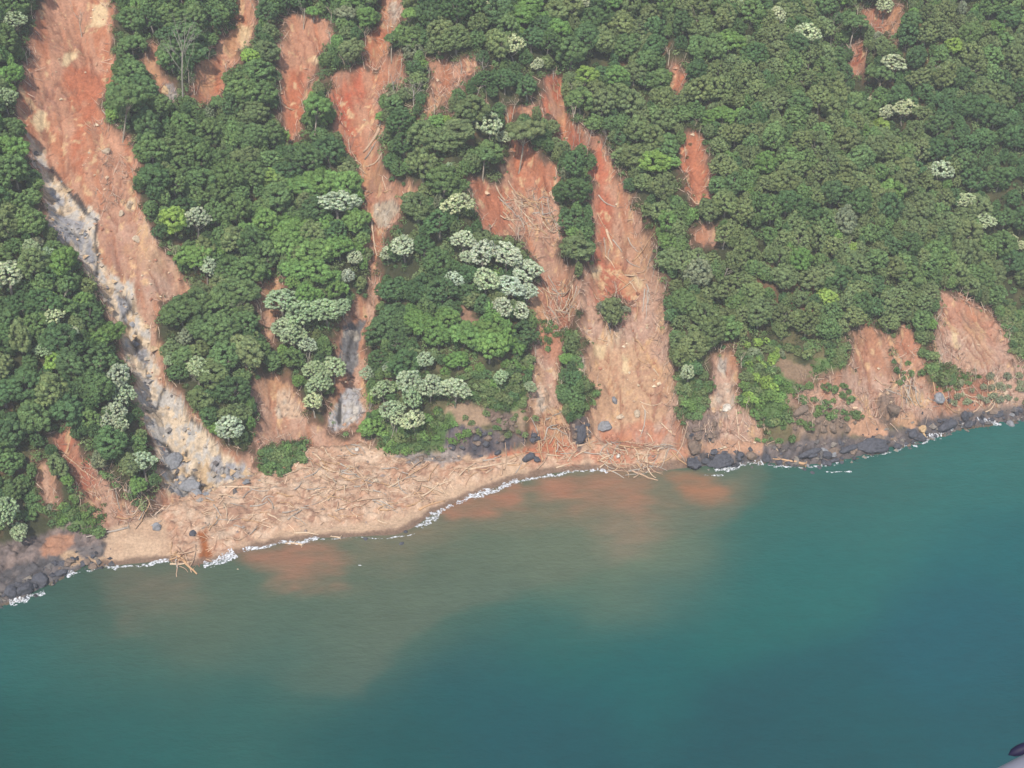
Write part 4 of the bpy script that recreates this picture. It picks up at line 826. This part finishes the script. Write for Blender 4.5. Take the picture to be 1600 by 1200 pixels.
sticks('splintered_wood', pts, (1.0, 4.4), (0.06, 0.15), [alb(236, 206, 172, .85), alb(224, 188, 154, .8), alb(206, 166, 134), alb(184, 140, 112)], 'splintered sticks and small broken branches spread over the debris fan', 'debris', up=0.12)
def toe_jam(x, y, px, py):
    b_ = np.maximum.reduce([sdf(px, py, P) for P in ([(835, 650), (870, 640), (900, 700), (910, 735), (870, 735), (830, 700)], [(930, 700), (1000, 690), (1040, 720), (1035, 750), (985, 752), (950, 740), (890, 720)], [(262, 865), (300, 862), (315, 895), (285, 902), (262, 885)], [(1440, 625), (1560, 610), (1560, 640), (1450, 645)], [(790, 690), (850, 660), (850, 700), (800, 715)])])
    return b_+fbm(x/3, y/3, 79, 2)*5 > 0
pts = sample(26000, toe_jam)
pts = pts[:4200]
sticks('log_jam_twigs', pts, (1.5, 5.0), (0.07, 0.15), [alb(206, 168, 134), alb(172, 124, 96), alb(142, 98, 76), alb(222, 184, 148), alb(160, 108, 82)], 'matted reddish branches heaped at the foot of the red scars', 'debris', up=0.45)
OCT = np.array([(1, 0, 0), (0, 1, 0), (-1, 0, 0), (0, -1, 0), (0, 0, 1), (0, 0, -1)], float)
OF = np.array([(0, 1, 4), (1, 2, 4), (2, 3, 4), (3, 0, 4), (1, 0, 5), (2, 1, 5), (3, 2, 5), (0, 3, 5)])
def rubble(name, pts, r0, r1, cols, label, cat, power=3.0):
    n = len(pts); z = Hs(pts[:, 0], pts[:, 1]); r = r0+(r1-r0)*rng.random(n)**power
    V = OCT[None]*(rng.uniform(0.6, 1.25, (n, 6, 1)))*r[:, None, None]; V += rng.normal(0, 0.22, V.shape)*r[:, None, None]; V[..., 2] *= 0.75
    V += np.stack([pts[:, 0], pts[:, 1], z+r*0.2], 1)[:, None]
    T = np.repeat(np.array(cols)[rng.integers(len(cols), size=n)]*rng.uniform(0.85, 1.1, (n, 1)), 6, 0)
    o = mesh_np(name, V.reshape(-1, 3), (OF[None]+np.arange(n)[:, None, None]*6).reshape(-1, 3), M_ROCK, T); tag(o, label, cat, kind='stuff'); return o
def stream_ok(x, y, px, py): return (sdf(px, py, STREAM)+fbm(x/4, y/4, 101, 2)*9 > -2) & (rng.random(len(x)) < 0.8)
rubble('stream_rubble', sample(34000, stream_ok), 0.25, 1.5, [alb(196, 180, 160), alb(176, 168, 160), alb(150, 150, 152), alb(222, 190, 150), alb(120, 112, 108)], 'pale and grey rubble choking the rocky streambed of the widest scar', 'rubble')
def scar_stone(x, y, px, py):
    s = scar_field(px, py, 0*px); lowp = np.maximum.reduce([sdf(px, py, P) for P in ([(905, 510), (1050, 500), (1060, 700), (900, 700)], [(830, 560), (880, 560), (885, 660), (825, 660)], [(120, 330), (310, 440), (250, 620), (150, 400)], [(1320, 590), (1470, 590), (1470, 660), (1240, 650)], [(1100, 570), (1200, 600), (1200, 720), (1080, 720)])])
    return (s > 1) & (dTf(x, y) > 0) & (rng.random(len(x)) < np.where(lowp > 0, 0.55, 0.12)*(vnoise(x/5, y/5, 47) > 0.35))
rubble('slide_stones', sample(60000, scar_stone), 0.18, 1.0, [alb(226, 192, 158), alb(208, 164, 134), alb(190, 132, 104), alb(238, 214, 180)], 'small pale stones scattered down the bare scars', 'stones', 4)
rubble('beach_stones', sample(26000, lambda x, y, px, py: (sdf(px, py, DEB) > -6) & (rng.random(len(x)) < 0.35)), 0.18, 0.8, [alb(222, 186, 152), alb(200, 160, 132), alb(170, 150, 138)], 'small stones lying through the debris fan', 'stones', 4)
def shore_rub(x, y, px, py):
    ds = seg_dist(x, y, shore_w)*side(x, y, shore_w); sx = np.interp(x, np.array(shore_w)[:, 0], np.array(SHORE)[:, 0])
    return (ds > -2.6) & (ds < 6) & ((sx > 1078) | (sx < 175)) & (rng.random(len(x)) < np.where(ds < 1.5, 0.7, 0.25))
rubble('shore_rubble', sample(70000, shore_rub, (-260, 270, 270, 420)), 0.25, 1.5, [alb(96, 94, 96), alb(120, 114, 110), alb(150, 140, 128), alb(76, 76, 82)], 'dark cobbles and broken rock along the rocky waterline', 'rubble', 3)

# ------------------------------------------------------------------ boulders
import bmesh
bmx = bmesh.new(); bmesh.ops.create_icosphere(bmx, subdivisions=3, radius=1.0); ICO = np.array([v.co[:] for v in bmx.verts]); ICF = np.array([[v.index for v in f.verts] for f in bmx.faces]); bmx.free()
def rock_shape(seed, planes=14, rough=0.03):
    r = np.random.default_rng(seed); nn = norm(r.normal(0, 1, (planes, 3))); hh = r.uniform(0.5, 0.98, planes)
    dots = ICO@nn.T; rr = np.min(np.where(dots > 0.05, hh/np.maximum(dots, 0.05), 9), 1); rr = np.minimum(rr, 1.15)
    rr *= 1+rough*r.normal(0, 1, len(rr)); return ICO*rr[:, None]
ROCKC = {'dark': alb(92, 92, 98), 'grey': alb(152, 152, 154), 'pale': alb(214, 192, 164), 'tan': alb(224, 188, 142), 'brown': alb(142, 122, 106), 'white': alb(232, 222, 206)}
RP = {(c, v): mesh_np('boulder', rock_shape(40+v, 18 if c in ('tan', 'pale', 'white') else 8), ICF, M_ROCK, ROCKC[c], False, link=False) for c in ROCKC for v in range(5)}
def boulder(px, py, w, h, c, dz=0.0, v=None, name='boulder'):
    x, y = hit(px, py+h*0.3); x, y = float(x[0]), float(y[0]); D = depth_at(x, y, 2); rx = w/2*D/FPX; rz = h/2*D/FPX
    o = bpy.data.objects.new(name, RP[(c, int(rng.integers(5)) if v is None else v)]); COL.objects.link(o)
    o.location = (x, y, max(float(Hs(x, y)), -0.4)+rz*0.25+dz); o.rotation_euler = (rng.uniform(-.2, .2), rng.uniform(-.2, .2), rng.uniform(0, 6.28) if abs(w-h) < 8 else R(12)); o.scale = (rx*1.05, min(rx, rz*1.5)*1.05, rz*1.1)
    return o
HAND = [(1478, 662, 34, 18, 'dark', 'big blocky dark boulder above the surf near the right edge'), (1366, 690, 58, 20, 'dark', 'broad flat-topped dark slab at the waterline below the bowl scar'), (1428, 677, 18, 10, 'dark', 'low dark boulder left of the two tan boulders'), (1507, 647, 12, 18, 'dark', 'upright dark block beside the sea near the right edge'), (1469, 620, 20, 14, 'grey', 'grey boulder set in the red soil at the right'),
 (1440, 669, 15, 12, 'tan', 'upper of two round tan boulders at the waterline'), (1443, 680, 12, 11, 'tan', 'lower of two round tan boulders at the waterline'), (945, 662, 26, 13, 'grey', 'large rounded grey boulder in the debris below the longest red scar'), (966, 712, 10, 7, 'white', 'small white boulder among the logs at the foot of the red scar'), (996, 644, 13, 12, 'pale', 'round pale boulder beside a fallen trunk in the longest red scar'), (970, 650, 14, 9, 'pale', 'angular pale block between two boulders in the red scar'),
 (961, 624, 13, 10, 'grey', 'grey boulder highest in the debris of the longest red scar'), (826, 712, 19, 16, 'dark', 'dark boulder standing on the sand below the cliff'), (840, 716, 12, 8, 'dark', 'smaller dark rock right of the boulder below the cliff'), (1083, 722, 26, 18, 'dark', 'dark blocky rock where the beach meets the rocky shore'), (1128, 714, 44, 18, 'dark', 'wide dark rock with surf at its foot below the tongue scar'), (1086, 694, 24, 18, 'brown', 'brown outcrop left of the tongue scar'),
 (16, 922, 24, 22, 'dark', 'dark fissured ledge in the lower left corner'), (38, 915, 24, 24, 'dark', 'dark ledge second from the left edge'), (62, 905, 24, 16, 'dark', 'dark ledge beside the surf at lower left'), (92, 894, 26, 12, 'dark', 'low dark ledge where the sand tongue ends'), (146, 884, 16, 8, 'brown', 'reddish brown rock in the wash left of the sand'), (245, 822, 11, 18, 'grey', 'upright grey boulder at the left of the debris fan'), (371, 888, 6, 5, 'pale', 'small pale round boulder standing in shallow water'), (303, 832, 12, 10, 'dark', 'dark boulder at the head of the rusty trickle'),
 (633, 830, 7, 5, 'dark', 'small dark rock on the sand point'), (571, 841, 9, 5, 'dark', 'dark rock in the swash below the sand'), (627, 847, 9, 6, 'dark', 'dark rock awash off the sand point'), (166, 236, 14, 9, 'pale', 'tan boulder on the right side of the widest scar'), (203, 318, 15, 13, 'pale', 'big pale boulder in the middle of the widest scar'), (190, 333, 10, 9, 'pale', 'smaller pale boulder below the big one in the widest scar'), (214, 372, 13, 10, 'pale', 'pale boulder at the right bulge of the widest scar'),
 (258, 140, 12, 16, 'tan', 'tan rock left of the grey slab under the bare tree'), (558, 702, 9, 6, 'white', 'white angular block above the debris fan'), (1136, 636, 20, 10, 'white', 'long cream slab low in the tongue scar'), (586, 750, 10, 8, 'pale', 'pale boulder in the middle of the debris fan'), (1325, 700, 30, 12, 'dark', 'low dark rock left of the broad flat slab'), (1265, 706, 40, 12, 'dark', 'long low dark rock above the orange driftwood trunk'), (1560, 645, 20, 8, 'dark', 'dark reef rock close to the right edge'), (1395, 640, 20, 22, 'brown', 'shaded brown outcrop under the bowl scar'), (1250, 640, 26, 16, 'brown', 'brown outcrop left of the bowl scar'), (910, 676, 18, 30, 'dark', 'dark leaning rock face between the two red scars'),
 (1384, 722, 4, 3, 'white', 'tiny white rock in open water off the slab'), (272, 716, 26, 20, 'grey', 'rounded grey slab high on the streambed fan'), (296, 758, 30, 16, 'grey', 'wide grey slab at the foot of the streambed')]
for (px, py, w, h, c, lb) in HAND: tag(boulder(px, py, w, h, c), lb, 'boulder', 'boulders of the coast and scars')
k_o = 0
for P, c in DARK[:7]:
    Pn = np.array(P, float)
    for _ in range(70 if P[0][0] == 1075 else 34):
        px, py = rng.uniform(Pn[:, 0].min(), Pn[:, 0].max()), rng.uniform(Pn[:, 1].min(), Pn[:, 1].max())
        if sdf(np.array([px]), np.array([py]), P)[0] < 2: continue
        w = rng.uniform(5, 13); cn = 'dark' if c[0] < 100 and rng.random() < 0.6 else 'brown'; o = boulder(px, py, w, w*rng.uniform(0.45, 0.8), cn, dz=-0.35, name='rock_outcrop')
        label_later(o, px, py, ('small' if w < 9 else 'large')+(' dark' if cn == 'dark' else ' brown')+' outcrop', 'rock outcrop', 'craggy outcrops of the sea cliffs')
cnt = 0
for px, py in zip(rng.uniform(-10, 1610, 4200), rng.uniform(600, 950, 4200)):
    if cnt > 285: break
    x, y = at_z(px, py, 1.0); ds = float((seg_dist(np.array([x]), np.array([y]), shore_w)*side(np.array([x]), np.array([y]), shore_w))[0])
    if not (px > 1085 or px < 150) or not (-1.8 < ds < 6.5): continue
    w = 4+14*rng.random()**1.6; o = boulder(px, py, w, w*rng.uniform(0.4, 0.75), 'dark' if rng.random() < 0.78 else ('brown' if rng.random() < .5 else 'grey'), name='shore_boulder'); cnt += 1
    sz = 'small' if w < 9 else ('mid-sized' if w < 13 else 'large'); dl = 'wave-washed ' if ds < 0.5 else ''
    cn = next(c_ for (c_, v_), m_ in RP.items() if m_ == o.data); label_later(o, px, py, f'{sz} {dl}{cn} rock', 'rock', 'loose rocks along the rocky shore')

# ------------------------------------------------------------------ fallen trunks and driftwood
def log_between(x0, y0, x1, y1, r, seed, col, root=False, stubs=2, lift=0.0, bend=0.04, name='driftwood_log', rise=0.0):
    rr = np.random.default_rng(seed); n = 7; t = np.linspace(0, 1, n); L = math.hypot(x1-x0, y1-y0)
    ox, oy = -(y1-y0)/(L+1e-6), (x1-x0)/(L+1e-6); w = np.sin(t*math.pi)*rr.normal(0, bend)*L+rr.normal(0, 0.01*L, n)
    xs = x0+(x1-x0)*t+ox*w; ys = y0+(y1-y0)*t+oy*w; g_ = np.maximum(Hs(xs, ys), 0.0); k = np.polyfit(t, g_, 2); zf = np.polyval(k, t); zf = np.maximum(zf, g_-0.1)+r*0.7+lift+rise*t
    path = np.stack([xs, ys, zf], 1); c = path[n//2].copy(); path -= c; rad = r*np.linspace(1.15, 0.5, n); parts = [tube(path, rad, 7)]
    for _ in range(stubs):
        i = rr.integers(2, n-1); d = norm(rr.normal(0, 1, 3)+np.array([0, 0, 0.8])+norm(path[-1]-path[0])*0.8); Ls = rr.uniform(0.15, 0.4)*L*0.6
        parts.append(tube([path[i], path[i]+d*Ls*0.5+rr.normal(0, .04*L, 3), path[i]+d*Ls], [rad[i]*0.5, rad[i]*0.35, rad[i]*0.15], 4))
    me = mesh_np('trunk', *merge(parts), M_WOOD, col, True, link=False)
    o = bpy.data.objects.new(name, me); COL.objects.link(o); o.location = c
    if root:
        ps = []
        for q in range(9):
            a = q*0.7+rr.uniform(-.2, .2); ax = norm(path[0]-path[1]); s1 = norm(np.cross(ax, np.array([0, 0, 1.0]))); s2 = np.cross(ax, s1); d = s1*math.cos(a)+s2*math.sin(a)
            ps.append(tube([path[0]-ax*0.2, path[0]+ax*0.15+d*r*1.6, path[0]+ax*0.4+d*r*rr.uniform(2.6, 4.2)+np.array([0, 0, 0])], [r*0.7, r*0.4, r*0.12], 4))
        rt = mesh_np('root_plate', *merge(ps), M_WOOD, np.asarray(col)*0.85, True, link=False); q = bpy.data.objects.new('root_plate', rt); COL.objects.link(q); q.parent = o
    return o
WC1, WC2, WC3, WC4 = alb(236, 206, 172), alb(218, 182, 150), alb(202, 188, 172), alb(224, 180, 136)
LOGS = [(1258, 727, 1207, 719, .42, WC4, 1, 'long orange-brown trunk lying at the waterline of the rocky shore'), (1151, 640, 1156, 722, .18, WC1, 0, 'thin trunk running straight down below the tongue scar to the sea'), (1207, 701, 1216, 706, .22, WC1, 0, 'short pale log on the dark rocks left of the bowl scar'), (1544, 594, 1553, 612, .2, WC1, 0, 'pale log lying downslope on red soil near the right edge'),
 (1000, 629, 1035, 629, .16, WC1, 0, 'thin level pole across the foot of the longest red scar'), (1008, 642, 1000, 685, .24, WC3, 0, 'curved pale trunk beside the round pale boulder'), (1003, 634, 1013, 647, .2, WC1, 0, 'short stick above the curved pale trunk'), (1032, 662, 1051, 681, .24, WC1, 0, 'pale log slanting down right of the curved trunk'), (1011, 678, 1021, 694, .2, WC1, 0, 'slanting log below the curved trunk at the foot of the scar'), (853, 652, 853, 688, .18, WC2, 0, 'upright-looking pole at the foot of the forked scar'),
 (869, 732, 891, 725, .26, WC1, 0, 'pale log on the sand just above the surf left of the jam'), (870, 694, 894, 722, .26, WC2, 0, 'log slanting down from the forked scar to the sand'), (1035, 700, 1035, 722, .14, WC2, 0, 'thin vertical stick at the right end of the beach'), (1007, 722, 1027, 725, .24, WC1, 1, 'pale rooted log at the top of the sea-edge jam'),
 (341, 762, 407, 764, .34, WC1, 0, 'long pale log lying level at the top of the debris fan'), (460, 834, 498, 836, .3, WC1, 0, 'long pale log lying along the edge of the swash'), (473, 853, 446, 850, .28, WC1, 1, 'pale trunk with root plate lying in the shallows'), (532, 841, 516, 839, .26, WC1, 1, 'short trunk with upturned roots standing at the water edge'), (556, 732, 577, 768, .42, WC2, 1, 'thick trunk slanting down the middle of the debris fan'), (489, 710, 510, 729, .26, WC1, 0, 'log slanting down near the top of the debris fan'),
 (655, 798, 696, 783, .34, WC4, 0, 'long yellowish log lying parallel to the surf on the sand'), (658, 776, 686, 758, .3, WC1, 0, 'pale log across the back of the beach'), (686, 758, 708, 750, .26, WC1, 0, 'pale log end to end with another at the back of the beach'), (590, 814, 605, 819, .26, WC1, 0, 'short bright log on the lower sand'), (609, 748, 611, 790, .2, WC2, 0, 'straight thin log pointing seaward on the right of the fan'), (539, 758, 539, 776, .2, WC1, 0, 'short log pointing seaward in the middle of the fan'),
 (481, 780, 508, 768, .2, WC1, 0, 'thin log rising to the right in the left half of the fan'), (512, 768, 526, 752, .2, WC1, 0, 'short log rising steeply right in the left half of the fan'), (418, 804, 440, 816, .26, WC1, 0, 'pale log slanting down on the lower left of the fan'), (657, 784, 672, 784, .18, WC1, 0, 'short level log above the long yellowish one'), (630, 779, 648, 775, .2, WC1, 0, 'short pale log left of the level one'), (732, 737, 787, 725, .34, WC1, 1, 'long pale log with roots at the back of the beach below the cliff'), (760, 720, 800, 716, .24, WC2, 0, 'pale log close under the dark cliff'),
 (435, 159, 460, 172, .36, WC2, 0, 'fallen log across the two-armed scar'), (594, 200, 568, 240, .6, WC2, 1, 'thick fallen trunk in the spoon-shaped scar'), (597, 240, 570, 262, .3, WC1, 0, 'pale forked trunk below the thick one in the spoon-shaped scar'), (590, 34, 560, 52, .18, WC3, 0, 'leaning pale pole left of the top chute'), (935, 305, 962, 325, .24, WC3, 0, 'log slanting down high in the longest red scar'), (947, 360, 957, 387, .46, WC1, 0, 'thick pale log in the middle of the longest red scar'),
 (957, 375, 972, 395, .26, WC3, 0, 'thin log right of the thick pale log'), (943, 372, 946, 400, .2, WC3, 0, 'thin log left of the thick pale log'), (946, 400, 960, 420, .22, WC1, 0, 'curved log below the thick pale log'), (1007, 452, 1004, 488, .26, WC3, 0, 'pale pole standing on the right of the longest red scar'), (1011, 455, 1009, 500, .2, WC3, 0, 'thin pole behind the pale pole right of the longest red scar'), (981, 372, 997, 395, .2, WC3, 0, 'slender log near the right edge of the longest red scar'), (835, 442, 880, 457, .26, WC1, 0, 'long pale log right of the large white flowering clump'),
 (832, 445, 850, 460, .22, WC1, 0, 'short log under the long one beside the flowering clump'), (887, 510, 857, 520, .24, WC3, 0, 'pale log across the lower forked scar'), (1097, 317, 1077, 310, .28, WC1, 0, 'pale log at the lower end of the red slit scar'), (581, 350, 592, 402, .3, WC1, 1, 'long pale trunk lying down the middle gully'), (160, 175, 187, 200, .2, WC3, 0, 'slanting grey pole on the right side of the widest scar'), (200, 825, 135, 841, .3, WC3, 1, 'long bleached trunk above the sand at lower left'), (100, 710, 160, 755, .18, WC2, 0, 'thin log lying down the red forked scar'),
 (275, 868, 308, 898, .42, WC4, 1, 'orange trunk of the jam reaching into the sea'), (266, 882, 302, 877, .28, WC1, 0, 'level log across the small jam'), (280, 872, 276, 902, .22, WC2, 0, 'log dipping into the sea at the left of the small jam'), (290, 868, 300, 895, .26, WC2, 0, 'log in the middle of the small jam'), (985, 735, 1028, 752, .3, WC2, 1, 'rooted log farthest out in the water at the large jam'), (950, 735, 975, 748, .24, WC3, 0, 'grey log dipping into the water at the large jam'), (1395, 688, 1400, 696, .14, WC3, 0, 'small stick on the broad flat slab'), (1372, 693, 1388, 706, .16, WC3, 0, 'thin pole leaning off the slab into the water')]
for i, (x0, y0, x1, y1, r, c, rt, lb) in enumerate(LOGS):
    ax, ay = hit([x0, x1], [y0, y1]); tag(log_between(ax[0], ay[0], ax[1], ay[1], r, 300+i, c, bool(rt), 2 if rt else 1), lb, 'log', 'fallen trunks picked out one by one')
PILES = [('small jam at the beach end', [(262, 862), (302, 860), (312, 893), (285, 900), (262, 886)], 14, -0.7), ('middle of the longest red scar', [(930, 300), (985, 320), (1025, 440), (1035, 600), (940, 600), (945, 420)], 22, -1.0), ('spoon-shaped scar', [(540, 180), (600, 190), (610, 330), (575, 320)], 9, -1.0), ('debris fan on the left of the beach', [(300, 790), (420, 750), (440, 820), (330, 850)], 34, -0.1), ('upper debris fan', [(440, 720), (560, 700), (590, 750), (450, 760)], 40, -0.5), ('middle of the debris fan', [(440, 760), (600, 750), (610, 810), (450, 820)], 50, -0.2), ('right part of the debris fan', [(600, 730), (740, 725), (700, 770), (620, 800)], 26, 0.35), ('beach below the dark cliff', [(720, 722), (850, 705), (850, 725), (730, 745)], 14, 0.35),
 ('foot of the forked scar', [(830, 660), (880, 650), (900, 725), (840, 705)], 34, 0.8), ('foot of the longest red scar', [(900, 690), (1070, 690), (1085, 720), (910, 725)], 48, -0.1), ('jam at the sea edge', [(930, 715), (1030, 715), (1030, 745), (960, 742)], 34, -0.3), ('tangle in the forked scar', [(780, 305), (870, 310), (875, 365), (800, 365)], 55, -0.5), ('pile low in the forked scar', [(850, 440), (905, 445), (900, 500), (855, 505)], 34, -0.9), ('pile in the bowl scar', [(1375, 592), (1420, 605), (1440, 622), (1385, 618)], 16, -0.5), ('red bank at the far right', [(1450, 615), (1580, 600), (1570, 635), (1460, 640)], 22, 0.1), ('brush at lower left', [(180, 760), (230, 780), (250, 820), (200, 820)], 14, 1.0)]
sd = 2000; BROKEN = []
for nm, P, n, aim in PILES:
    Pn = np.array(P, float); k = 0
    for _ in range(n*8):
        if k >= n: break
        px, py = rng.uniform(Pn[:, 0].min(), Pn[:, 0].max()), rng.uniform(Pn[:, 1].min(), Pn[:, 1].max())
        if sdf(np.array([px]), np.array([py]), P)[0] < 0: continue
        x, y = hit(px, py); x, y = float(x[0]), float(y[0]); a = aim+rng.normal(0, 0.75); L = rng.uniform(2.5, 8.5); r = rng.uniform(0.11, 0.26)
        ci = int(rng.integers(4)); c = [WC1, WC2, WC3, WC4][ci]*rng.uniform(0.8, 1.0); dx, dy = math.cos(a)*L/2, math.sin(a)*L/2; sd += 1; k += 1
        if float(Hs(x+dx, y+dy)) < -1.5 or float(Hs(x-dx, y-dy)) < -1.5: continue
        o = log_between(x-dx, y-dy, x+dx, y+dy, r, sd, c, False, int(rng.integers(0, 4)), lift=rng.uniform(0, 0.35), bend=0.09, name='broken_log')
        BROKEN.append((L*r*L/(y+50), o, L, r, ci, c, nm, px, py))

BROKEN.sort(key=lambda b_: -b_[0])
for _, o, L, r, ci, c, nm, px, py in BROKEN[:235]:
    s_ = 'long' if L > 6.2 else ('short' if L < 4.4 else 'mid-length'); label_later(o, px, py, f"{s_} {('cream', 'pale tan', 'greyish', 'orange')[ci]} broken log", 'log', 'broken logs in the debris piles')
sv, sf, st_, so = [], [], [], 0
for _, o, L, r, ci, c, nm, px, py in BROKEN[235:]:          # the smaller ones, as one litter of wood
    me = o.data; a = np.empty(len(me.vertices)*3, np.float32); me.vertices.foreach_get('co', a); a = a.reshape(-1, 3)+np.array(o.location); b_ = np.empty(len(me.loops), np.int32); me.loops.foreach_get('vertex_index', b_)
    sv.append(a); sf.append(b_.reshape(-1, 4)+so); st_.append(np.repeat(np.asarray(c)[None], len(a), 0)); so += len(a); bpy.data.objects.remove(o)
tag(mesh_np('small_driftwood', np.concatenate(sv), np.concatenate(sf), M_WOOD, np.concatenate(st_), True), 'smaller broken branches strewn through the debris piles', 'driftwood', kind='stuff')

# ------------------------------------------------------------------ surf
FOAM = [([(105, 896), (150, 890), (190, 886)], 1.4, 0.50), ([(188, 886), (225, 882), (264, 876)], 0.7, 0.32), ([(318, 882), (340, 879), (368, 866)], 1.7, 0.22), ([(380, 861), (400, 856), (440, 849), (500, 841)], 0.9, 0.30), ([(500, 841), (560, 840), (620, 838), (650, 832)], 0.45, 0.42), ([(650, 824), (680, 803), (710, 788), (740, 777)], 1.5, 0.28), ([(740, 777), (780, 762), (800, 754), (865, 742)], 1.5, 0.30), ([(865, 743), (900, 738), (950, 738)], 0.8, 0.42),
 ([(1115, 732), (1150, 728), (1192, 724)], 2.4, 0.42), ([(1200, 728), (1250, 732), (1300, 728)], 1.0, 0.62), ([(1300, 726), (1340, 718), (1400, 704), (1440, 690)], 1.0, 0.60), ([(1425, 696), (1450, 690), (1490, 674)], 1.4, 0.42), ([(1500, 668), (1530, 662), (1565, 664)], 1.5, 0.42), ([(15, 942), (40, 936), (70, 926)], 1.8, 0.46), ([(560, 884), (566, 884)], 0.4, 0.3), ([(1100, 742), (1130, 742)], 1.0, 0.6), ([(1290, 736), (1330, 736)], 0.6, 0.5)]
FV, FFc, off = [], [], 0
for P, wdt, th in FOAM:
    xs, ys = at_z(*np.array(P, float).T, 0.0); cum = np.concatenate([[0], np.cumsum(np.hypot(np.diff(xs), np.diff(ys)))]); n = max(int(cum[-1]/0.22), 3); m = 19
    s = np.linspace(0, cum[-1], n); bx = np.interp(s, cum, xs); by = np.interp(s, cum, ys); ty = np.gradient(by); tx = np.gradient(bx); L = np.hypot(tx, ty)+1e-9
    v = np.linspace(-1, 1, m); ww = wdt*(0.55+0.9*vnoise(s/4, s*0+P[0][0], 5)); wob = fbm(s/6, s*0+P[0][1], 6, 3)*1.1
    GXf = bx[:, None]-(ty/L)[:, None]*(v[None]*ww[:, None]+wob[:, None]); GYf = by[:, None]+(tx/L)[:, None]*(v[None]*ww[:, None]+wob[:, None])
    nzf = fbm(GXf/1.3, GYf/0.8, 150, 3, 0.7)*0.7+0.5+0.35*fbm(GXf/6, GYf/6, 155, 2); dens = (1-np.abs(v[None])**1.3)*0.6+nzf*1.1-th-0.50
    Z = np.maximum(Hs(GXf, GYf), 0.0)+0.06+np.clip(dens, 0, 0.6)*0.4
    ii = np.arange(n*m).reshape(n, m)+off; keep = (dens[:-1, :-1] > 0) & (dens[1:, 1:] > 0)
    FFc.append(np.stack([ii[:-1, :-1], ii[:-1, 1:], ii[1:, 1:], ii[1:, :-1]], -1)[keep]); FV.append(np.stack([GXf, GYf, Z], -1).reshape(-1, 3)); off += n*m
M_FOAM = plain_mat('sea_foam', 0.7, 0.06, 2.0, tint=False, col=(0.66, 0.67, 0.68))
ft = M_FOAM.node_tree; fp = [n for n in ft.nodes if n.type == 'BSDF_PRINCIPLED'][0]; fg = ft.nodes.new('ShaderNodeNewGeometry'); fn = ft.nodes.new('ShaderNodeTexNoise'); fn.inputs['Scale'].default_value = 1.6; fn.inputs['Detail'].default_value = 4; fr = ft.nodes.new('ShaderNodeMapRange'); fr.inputs['From Min'].default_value = 0.38; fr.inputs['From Max'].default_value = 0.62; fr.inputs['To Min'].default_value = 0.15; fr.inputs['To Max'].default_value = 0.95
ft.links.new(fg.outputs['Position'], fn.inputs['Vector']); ft.links.new(fn.outputs['Fac'], fr.inputs['Value']); ft.links.new(fr.outputs[0], fp.inputs['Alpha'])
fo = mesh_np('surf_foam', np.concatenate(FV), np.concatenate(FFc), M_FOAM); tag(fo, 'white broken surf along the edge of the beach and rocks', 'foam', kind='stuff')
flush_labels()

# ------------------------------------------------------------------ the aircraft the picture is taken from: its pale window edge, given a made-up rounded fairing shape
def solid_loft(rings):
    k = len(rings[0]); V = np.concatenate(rings); F = []
    for i in range(len(rings)-1):
        for j in range(k): F.append((i*k+j, i*k+(j+1) % k, (i+1)*k+(j+1) % k, (i+1)*k+j))
    return V, np.array(F)
def at_depth(px, py, D):
    dx_, dy_, dz_ = ray(px, py); return np.array([float(dx_), float(dy_), float(dz_)])*D+np.array([0, 0, CAM_H])
cup = np.array([0, SP, CP]); ax1 = norm(np.array([0.89, 0, 0])+0.45*cup); fwd = np.array([0, CP, -SP]); ax2 = norm(np.cross(ax1, fwd)); ax3 = np.cross(ax1, ax2); base = at_depth(1650, 1256, 3.2); rings = []
for q in np.linspace(0, 1, 17):
    rad = 0.133*math.sin(math.pi*min(1, q*0.985+0.012))**0.35+0.001; cc_ = base+ax1*((q-0.5)*1.9)
    rings.append(np.array([cc_+rad*(math.cos(a)*ax2+0.8*math.sin(a)*ax3) for a in np.arange(24)*math.pi/12]))
fa = mesh_np('aircraft_window_edge', *solid_loft(rings), plain_mat('pale_paint', 0.4, 0.05, 3, tint=False, col=(0.22, 0.215, 0.25), bump=0.02), smooth_sh=True)
tag(fa, 'blurred pale grey aircraft window edge poking into the bottom right corner', 'aircraft part')
kb = at_depth(1598, 1170, 3.17); ks = []
for q in np.linspace(0, 1, 7):
    rad = 0.013*math.sin(math.pi*q)**0.5+0.0005; cc_ = kb+norm(np.array([0.89, 0, 0])+0.38*cup)*(q-0.5)*0.075
    ks.append(np.array([cc_+rad*(math.cos(a)*ax2+math.sin(a)*ax3) for a in np.arange(10)*math.pi/5]))
mesh_np('dark_fitting', *solid_loft(ks), plain_mat('dark_rubber', 0.6, 0.05, 3, tint=False, col=(0.012, 0.01, 0.03), bump=0.02), smooth_sh=True, parent=fa)

# ------------------------------------------------------------------ the air over the bay
hv = np.array([(x, y, z) for x in (-1600, 1600) for y in (-1300, 760) for z in (-14, 330)], float)
hf = np.array([(0, 1, 3, 2), (4, 6, 7, 5), (0, 4, 5, 1), (2, 3, 7, 6), (0, 2, 6, 4), (1, 5, 7, 3)])
t = NT('haze_air'); pv = t.n('ShaderNodeVolumePrincipled'); pv.inputs['Color'].default_value = (0.92, 0.92, 0.92, 1); pv.inputs['Density'].default_value = 0.00019; pv.inputs['Anisotropy'].default_value = 0.0
t.l(pv.outputs[0], t.out.inputs['Volume'])
hz = mesh_np('haze', hv, hf, t.m); tag(hz, 'thin pale haze in the air over the bay and slope', 'haze', kind='stuff')
